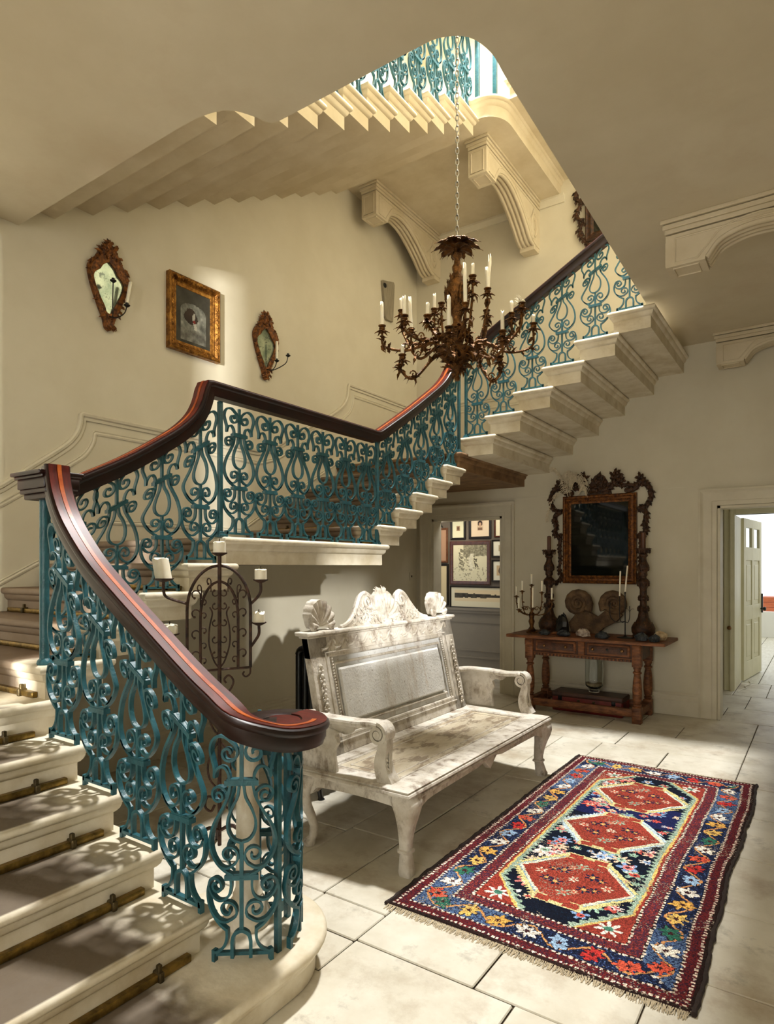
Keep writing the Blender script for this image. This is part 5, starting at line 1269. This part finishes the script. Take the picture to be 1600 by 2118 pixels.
def d_head(u, v, c):
    m_ = rectin(u, v, .33, .68, .3, .85); c = np.where(m_[..., None], np.array((206, 180, 148.)), c)
    hair = (((u-.5)/.13)**2+((v-.66)/.14)**2 < 1); face = (((u-.5)/.075)**2+((v-.6)/.11)**2 < 1); body = (np.abs(u-.5) < .13) & (v > .32) & (v < .46)
    c = np.where(hair[..., None], np.array((52, 36, 30.)), c); c = np.where(face[..., None], np.array((188, 152, 122.)), c); return np.where(body[..., None], np.array((120, 92, 72.)), c)
def d_scene(u, v, c):
    n = fbm(u, v, 6, 11); n2 = fbm(u, v, 30, 17)
    c = np.where((v > .62+.1*n)[..., None] & (u > .3)[..., None], mixc((74, 70, 54), (186, 178, 146), n2*1.1), c)
    wall_ = (u > .16) & (u < .48) & (v > .25) & (v < .9); c = np.where((wall_ & (n2 < .47))[..., None], np.array((120, 114, 92.)), c)
    f1 = (np.abs(u-.54+.03*np.sin(v*14)) < .055) & (v > .3) & (v < .76); c = np.where(f1[..., None], mixc((196, 188, 158), (236, 230, 206), n2), c)
    f2 = (np.abs(u-.70-.04*np.sin(v*8)) < .045) & (v > .38) & (v < .66); c = np.where((f2 & (n2 < .55))[..., None], np.array((92, 86, 68.)), c)
    return np.where(((v < .38) & (n2 < .36))[..., None], np.array((150, 142, 116.)), c)
def d_land(u, v, c):
    m_ = rectin(u, v, .05, 1.0, .28, .86); c = np.where(m_[..., None], np.array((222, 202, 162.)), c)
    n = fbm(u*3, v, 8, 21); hill = np.abs(v-.56-.03*(1-u)) < (.11*(1-u)**.6+.025)*(.6+n*.7)
    c = np.where((hill & m_)[..., None], mixc((30, 28, 24), (92, 84, 68), n), c); return np.where((m_ & (np.abs(v-.40-.03*n) < .012) & (n > .5))[..., None], np.array((150, 132, 100.)), c)
def d_animal(u, v, c):
    m_ = rectin(u, v, -.1, .75, .2, .85); c = np.where(m_[..., None], np.array((164, 96, 80.)), c); n = fbm(u, v, 7, 31)
    k = (((u-.3)/.3)**2+((v-.48)/.28)**2) < .9+.3*(n-.5); c = np.where((k & m_)[..., None], mixc((40, 30, 28), (96, 60, 50), n), c)
    return np.where((rectin(u, v, -.1, .6, .2, .29))[..., None], np.array((46, 34, 32.)), c)
def d_sketch(u, v, c):
    m_ = rectin(u, v, -.1, .72, .06, .86); c = np.where(m_[..., None], np.array((204, 164, 118.)), c); n = fbm(u, v, 9, 41)
    return np.where((m_ & ((np.abs(v-.25) < .04) | ((np.abs(u-.2+.2*(v-.7)) < .03) & (v > .5))) & (n > .42))[..., None], np.array((116, 82, 56.)), c)
gpic('framed_portrait', -4.655, -4.405, 1.955, 2.30, 'frame_black', .03, (214, 210, 176), d_small((.36, .66, .36, .62), (150, 120, 88), (92, 68, 50)), 'small black framed print at the top left of the far picture wall')
gpic('framed_portrait', -4.345, -3.985, 1.96, 2.32, 'frame_black', .035, (222, 200, 168), d_head, 'black framed portrait drawing of a head at the top of the far picture wall')
gpic('framed_print', -3.935, -3.60, 1.975, 2.35, 'frame_brown', .022, (226, 214, 180), d_small((.3, .7, .3, .7), (196, 160, 110), (170, 130, 86)), 'brown framed print cut off at the top right of the far doorway')
gpic('framed_drawing', -4.665, -3.998, 1.28, 1.93, 'frame_brown', .055, (214, 206, 172), d_scene, 'large brown framed pen drawing at the middle of the far picture wall')
gpic('framed_print', -5.10, -4.705, 1.61, 2.14, 'frame_tan', .03, (176, 138, 108), d_animal, 'reddish print of a dark animal under the lamp in the far room')
gpic('framed_sketch', -5.10, -4.695, .96, 1.59, 'frame_black', .03, (216, 196, 152), d_sketch, 'tan sketch in a pale mount at the lower left of the far picture wall')
gpic('framed_print', -3.975, -3.66, 1.685, 1.94, 'frame_black', .024, (220, 214, 190), d_small((.3, .56, .3, .74), (168, 152, 118), (120, 104, 78)), 'small black framed print right of the large pen drawing, upper of two')
gpic('framed_print', -3.975, -3.66, 1.33, 1.65, 'frame_black', .024, (220, 214, 190), d_small((.2, .6, .25, .78), (190, 164, 124), (100, 84, 64)), 'small black framed print right of the large pen drawing, lower of two')
gpic('framed_landscape', -4.665, -3.60, .93, 1.26, 'frame_black', .022, (224, 214, 182), d_land, 'long panoramic landscape print above the dado in the far room')
pn = thing('pendant_lamp', 'black cone pendant lamp shade hanging in the far picture room', 'lamp', (-4.58, 8.0, 2.11))
MB().lathe([(.0, .13), (.012, .13), (.018, .10), (.04, .07), (.075, .0), (.072, 0), (.036, .066), (.0, .09)], (-4.58, 8.0, 2.11), 20).build('lamp_shade', M['black'], pn, smooth=40)
MB().tube([(-4.58, 8.0, 2.24), (-4.58, 8.0, 2.9)], .004, 6).build('cord', M['black'], pn)
MB().ball((-4.58, 8.0, 2.14), .025).build('bulb', M['white'], pn)
pl_ = bpy.data.lights.new('pendant_bulb', 'POINT'); pl_.energy = 7; pl_.color = (1, .86, .66); pl_.shadow_soft_size = .04
po = bpy.data.objects.new('pendant_bulb', pl_); C.objects.link(po); po.parent = pn; po.location = (0, 0, -.03)
area('gallery_fill_lamp', (-3.6, 7.75, 2.7), (-4.2, 8.5, 1.4), .9, .6, 11, (1, .95, .86))  # added fill lamp inside the picture room, no window built for it

# ================================================================== lobby door leaf
dr = thing('panelled_door', 'pale sage panelled door standing open beyond the right-hand doorway', 'door', (-.925, 9.76, 0))
LW, LH = 1.10, 2.19; an = math.atan2(10.84-9.75, -.798+.926)
dm = Matrix.Translation((-.915, 9.76, .015)) @ Matrix.Rotation(an, 4, 'Z')
def dpart(name, boxes, m, par=dr, e=.003):
    b = MB()
    for q in boxes: b.box(*q, e)
    b.xf(dm); return b.build(name, m, par, smooth=20)
T = .045
dpart('stile', [(0, .13, -T, 0, 0, LH)], M['door']); dpart('stile', [(LW-.13, LW, -T, 0, 0, LH)], M['door']); dpart('mullion', [(LW/2-.06, LW/2+.06, -T, 0, 0, LH)], M['door'])
for z0, z1 in ((0, .24), (.80, 1.0), (1.62, 1.80), (2.07, LH)): dpart('rail', [(.12, LW-.12, -T+.001, -.001, z0, z1)], M['door'])
for x0, x1 in ((.13, LW/2-.06), (LW/2+.06, LW-.13)):
    for z0, z1 in ((.24, .80), (1.0, 1.62)):
        p = dpart('panel', [(x0, x1, -T*.7, -T*.35, z0, z1)], M['door']); dpart('raised_field', [(x0+.05, x1-.05, -T*.9, -T*.2, z0+.06, z1-.06)], M['door'], p, .008)
    dpart('glass_pane', [(x0, x1, -T*.6, -T*.45, 1.80, 2.07)], M['glass'])
dpart('lock_plate', [(LW-.02, LW+.006, -T-.02, .02, .86, 1.14)], M['black'])
for sg in (-1, 1):
    k = MB().lathe([(0, 0), (.012, 0), (.012, .03), (.026, .04), (.03, .055), (.024, .07), (0, .075)], n=14); k.xf(dm @ Matrix.Translation((LW-.07, -T if sg < 0 else 0, .92)) @ Matrix.Rotation(PI/2*(-sg), 4, 'X')); k.build('door_knob', M['black'], dr, smooth=50)
o = MB().lathe([(0, 0), (.01, 0), (.01, .03), (.024, .04), (.026, .055), (.018, .066), (0, .07)], n=14); o.xf(Matrix.Translation((-.955, 8.95, .79)) @ Matrix.Rotation(PI/2, 4, 'X')); o = o.build('brass_knob', M['bronze_knob'], smooth=50)
tag(o, 'small brass knob on the lobby door frame', 'knob')
o = MB().tube(cr([(-.86, 8.9, .006), (-.84, 9.1, .006), (-.80, 9.25, .006), (-.83, 9.4, .006), (-.78, 9.6, .006), (-.82, 9.85, .006)], 6), .006, 6).build('floor_cable', M['cable']); tag(o, 'thin pale cable on the floor by the lobby door', 'cable')
b_ = thing('orange_chest', 'orange wooden chest outside beyond the low white wall', 'chest', (-.85, 17.2, 0))
for i in range(3): MB().box(-1.15, .2, 16.9, 17.5, .5+i*.12, .615+i*.12, .01).build('board', M['orangewood'], b_)
MB().box(-1.15, .2, 16.9, 17.5, 0, .5).build('base', M['white'], b_)
# ================================================================== rug
RX0, RX1, RY0, RY1 = -1.645, -.375, 2.40, 5.18
rg = thing('oriental_rug', 'long red and navy oriental runner with three diamond medallions on the stone floor', 'rug', (-1.01, 3.79, 0))
def rug_col(x, y, Wd, Ln):
    """x, y in metres from the near-left corner"""
    rs = np.random.RandomState(5); C_ = np.zeros(x.shape+(3,))
    x0_, y0_ = x, y
    x = x+.0045*(vnoise(x, y, 60, 71)-.5)*2; y = y+.0045*(vnoise(x, y, 60, 72)-.5)*2
    d = np.minimum(np.minimum(x, Wd-x), np.minimum(y, Ln-y)); sp = rs.rand(*x.shape)
    side = (np.minimum(x, Wd-x) <= np.minimum(y, Ln-y)); s_ = np.where(side, y, x)      # coordinate along the border
    def put(mask, col):
        nonlocal C_; C_ = np.where(mask[..., None], np.array(col, float), C_)
    put(d >= 0, (44, 30, 27))
    put((d > .022) & (d <= .078), (100, 34, 36)); put((d > .022) & (d <= .078) & (sp < .3), (58, 30, 44))
    put((np.abs(d-.03) < .006) & (np.mod(s_, .022) < .012), (226, 206, 186)); put((np.abs(d-.080) < .006) & (np.mod(s_, .024) < .013), (226, 206, 186))
    put((d > .086) & (d <= .215), (32, 40, 72)); put((d > .086) & (d <= .215) & (sp < .45), (22, 27, 44)); put((d > .086) & (d <= .215) & (sp > .9), (70, 92, 136))
    # light blue stretches in the border
    put((d > .086) & (d <= .215) & (np.sin(s_*3.1+1) > .55) & (sp < .6), (84, 106, 138))
    per = .136; ph = np.mod(s_, per)/per; idx = np.floor(s_/per).astype(int)
    vine = np.abs((d-.15)-.044*np.sin(s_/per*PI)) < .0075; put(vine & (d > .086) & (d < .215), (204, 144, 88))
    cols = np.array([(232, 222, 206), (214, 164, 82), (184, 52, 48), (48, 104, 84), (238, 230, 216), (202, 84, 62), (216, 176, 96), (150, 178, 206)], float)
    lx = (ph-.5)*per; ly = d-.15; r = np.sqrt(lx**2+ly**2); th = np.arctan2(ly, lx)
    lobes = .040+.010*np.cos(th*7+idx)+.008*np.cos(th*2+idx*1.7)+.004*np.cos(th*13)
    leafm = (r < lobes) & (d > .086) & (d < .215); C_ = np.where(leafm[..., None], cols[np.mod(idx*3+side*2, 8)], C_)
    put((r < .006+.010*np.abs(np.cos(th*2.5+idx))) & (d > .086) & (d < .215), (60, 30, 34))
    put((r > lobes) & (r < lobes+.005) & (d > .09) & (d < .21), (40, 26, 36))
    put((np.abs(d-.220) < .006) & (np.mod(s_, .024) < .013), (226, 206, 186))
    put((d > .227) & (d <= .282), (104, 40, 42)); put((d > .227) & (d <= .282) & (sp < .42), (64, 38, 56)); put((d > .227) & (d <= .282) & (sp > .8), (140, 58, 50))
    put((np.abs(d-.287) < .006) & (np.mod(s_, .024) < .013), (228, 208, 188))
    # field
    inn = d > .294; cx_ = Wd/2; hw = Wd/2-.294; y0 = .294; y1 = Ln-.294
    put(inn, (148, 58, 46)); put(inn & (sp < .25), (124, 46, 40))
    ax = np.abs(x-cx_); e = np.minimum(y-y0, y1-y)
    edge = np.minimum(hw-.012-ax, (e-.03)*.62+ (hw-ax)*.78-.14)       # distance-like: positive inside the hexagon
    saw = .022*np.abs(np.mod(y/.04, 1)*2-1)
    put(inn & (edge > 0), (214, 178, 104)); put(inn & (edge > .012), (134, 158, 136)); put(inn & (edge > .012) & (sp < .35), (176, 190, 176))
    navy = inn & (edge > .026+saw); put(navy, (17, 21, 34)); put(navy & (sp < .12), (16, 32, 50)); put(navy & (np.sin(y*2.2+4) > .93), (26, 32, 74))
    # scattered flowers
    rf = np.random.RandomState(12); fl_c = [(214, 120, 116), (232, 214, 204), (128, 158, 196), (196, 82, 70), (150, 182, 160), (224, 190, 160)]
    for _ in range(190):
        fx, fy = rf.uniform(-hw+.06, hw-.06), rf.uniform(y0+.08, y1-.08); fr_ = rf.choice([.022, .03, .044, .06])
        rr = np.sqrt(((x-cx_-fx))**2+((y-fy)*1.1)**2); tt = np.arctan2(y-fy, x-cx_-fx)
        m_ = navy & (edge > .045) & (rr < fr_*(.72+.28*np.cos(tt*rf.choice([5, 6, 7, 8])+rf.uniform(0, 6)))); col = fl_c[rf.randint(6)]
        put(m_, col); put(m_ & (rr < fr_*.42), fl_c[rf.randint(6)]); put(m_ & (rr < fr_*.16), (60, 34, 44))
    # medallions
    for k, my in enumerate((.70, 1.39, 2.06)):
        v = y-my; u = x-cx_
        hex_ = np.maximum(np.abs(u)/.268+np.abs(v)/.34, np.abs(v)/.215)      # <1 inside
        teeth = .10*np.abs(np.mod((u*np.sign(v)+v)/.036, 1)*2-1)
        hook = (np.abs(v)-.235); hk = (np.abs(u) < .10) & (np.abs(hook) < .036) & ~((np.abs(u) < .032) & (hook > .008)) & ~((np.abs(u) > .06) & (hook < -.012))
        neck = (np.abs(u) < .03) & (np.abs(v) > .18) & (np.abs(v) < .25)
        put(navy & (hex_ < 1.17+teeth), (186, 206, 214) if k == 1 else (216, 200, 136)); put(navy & (hex_ < 1.10), (120, 156, 176) if k != 1 else (226, 214, 160)); put(navy & (hex_ < 1.05+teeth*.4), (226, 218, 190))
        put(navy & (np.abs(u) < .115) & (np.abs(hook) < .046), (212, 196, 140)); put(navy & (hk | neck), (154, 64, 50))
        put(navy & (hex_ < 1.0), (154, 64, 50)); put(navy & (hex_ < 1.0) & (sp < .3), (130, 52, 43))
        for (a, b_, col, rr_) in ((0, 0, (232, 214, 190), .030), (-.165, .0, (222, 196, 170), .032), (.165, .0, (222, 196, 170), .032), (-.12, .055, (30, 36, 58), .03), (.12, .055, (30, 36, 58), .03), (-.12, -.055, (30, 36, 58), .03), (.12, -.055, (30, 36, 58), .03), (-.04, .12, (206, 170, 140), .024), (.04, -.12, (206, 170, 140), .024), (-.07, .07, (28, 34, 60), .04), (.07, .07, (28, 34, 60), .04), (-.07, -.07, (28, 34, 60), .04), (.07, -.07, (28, 34, 60), .04), (0, .15, (150, 170, 148), .038), (0, -.15, (150, 170, 148), .038)):
            rr = np.sqrt((u-a)**2+(v-b_)**2); tt = np.arctan2(v-b_, u-a); m_ = (rr < rr_*(.66+.34*np.cos(tt*6+a*30))) & (hex_ < .97)
            put(m_, col); put(m_ & (rr < rr_*.35), (214, 160, 96) if col[0] < 60 else (196, 92, 72))
    # corner palmettes
    for a in (-1, 1):
        for fy in (y0+.075, y1-.075):
            rr = np.sqrt((x-cx_-a*(hw-.085))**2+(y-fy)**2); tt = np.arctan2(y-fy, x-cx_-a*(hw-.085))
            put(inn & (rr < .062*(.65+.35*np.cos(tt*7))) & (edge < .0), (236, 224, 208)); put(inn & (rr < .02) & (edge < 0), (70, 120, 100))
    # wool speckle, abrash and wear
    C_ *= (.72+.5*rs.rand(*x.shape))[..., None]*(.86+.28*fbm(x*.3, y, 6, 90))[..., None]
    wear = (fbm(x, y, 5, 95) > .56) & (rs.rand(*x.shape) < .12); put(wear, (150, 136, 118))
    return np.clip(C_, 0, 255)
nx, ny = 254, 556; Wd, Ln = RX1-RX0, RY1-RY0
us = np.linspace(0, Wd, nx+1); vs = np.linspace(0, Ln, ny+1); U_, V_ = np.meshgrid(us, vs)
wob = .012*np.sin(V_*3.3+1)+.006*np.sin(V_*9); Xc = RX0+U_+wob*(U_/Wd-.2)*.9; Yc = RY0+V_+.008*np.sin(U_*5)
edge_ = np.minimum(np.minimum(U_, Wd-U_), np.minimum(V_, Ln-V_))
Zc = .010*np.clip(edge_/.006, 0, 1)+.0015+.0008*np.sin(U_*31+V_*23)+.0025*np.exp(-((V_-1.9-.1*U_)/.05)**2)
verts = np.stack([Xc-(-1.01), Yc-3.79, Zc], -1).reshape(-1, 3)
ii, jj = np.meshgrid(np.arange(nx), np.arange(ny)); a0 = (jj*(nx+1)+ii).ravel(); quads = np.stack([a0, a0+1, a0+nx+2, a0+nx+1], 1)
me = bpy.data.meshes.new('rug_pile'); me.vertices.add(len(verts)); me.vertices.foreach_set('co', verts.astype(np.float32).ravel())
me.loops.add(quads.size); me.loops.foreach_set('vertex_index', quads.astype(np.int32).ravel()); me.polygons.add(len(quads)); me.polygons.foreach_set('loop_start', np.arange(0, quads.size, 4, dtype=np.int32))
me.update(calc_edges=True); me.validate()
cu, cv = np.meshgrid((np.arange(nx)+.5)/nx*Wd, (np.arange(ny)+.5)/ny*Ln)
c = rug_col(cu, cv, Wd, Ln).reshape(-1, 3)/255.; rgba = np.ones((len(c), 4), np.float32); rgba[:, :3] = np.where(c <= .04045, c/12.92, ((c+.055)/1.055)**2.4)
at = me.attributes.new('Col', 'FLOAT_COLOR', 'FACE'); at.data.foreach_set('color', rgba.ravel()); me.materials.append(M['rug']); link('rug_pile', me, rg)
# selvedge cords and fringe
for xx in (RX0, RX1):
    MB().tube([(xx+(.012*math.sin(v*3.3+1)+.006*math.sin(v*9))*(.72 if xx == RX1 else -.18)+random.uniform(-.003, .003), RY0+v, .008) for v in np.linspace(0, Ln, 90)], [.009+random.uniform(-.002, .003) for _ in range(90)], 6).build('selvedge', M['rug_edge'], rg)
for yy, sg in ((RY0, -1), (RY1, 1)):
    b = MB(); rnd = random.Random(6)
    for i in range(420):
        x = RX0+.005+(Wd-.01)*i/419+rnd.uniform(-.002, .002); Lf = rnd.uniform(.018, .04); dx = rnd.uniform(-.012, .012)
        b.tube([(x, yy-sg*.004, .008), (x+dx*.5, yy+sg*Lf*.5, .005), (x+dx, yy+sg*Lf, .002)], .0015, 4)
    b.build('fringe', M['fringe'], rg, smooth=0, kind='stuff')
# ================================================================== gilt picture glimpsed in the upper stairwell
ug = thing('upper_gilt_frame', 'gilt picture frame corner glimpsed through the upper balusters', 'picture', (XL+.03, 4.7, 6.3))
lframe(4.5, 5.15, 6.3, 7.1, [(0, .002), (0, .05), (.012, .058), (.03, .05), (.045, .03), (.065, .026), (.09, .012), (.09, .002)], 'gilt_frame', M['gilt'], ug)
MB().box(XL+.004, XL+.014, 4.57, 5.08, 6.37, 7.03).build('canvas', M['taupe'], ug)
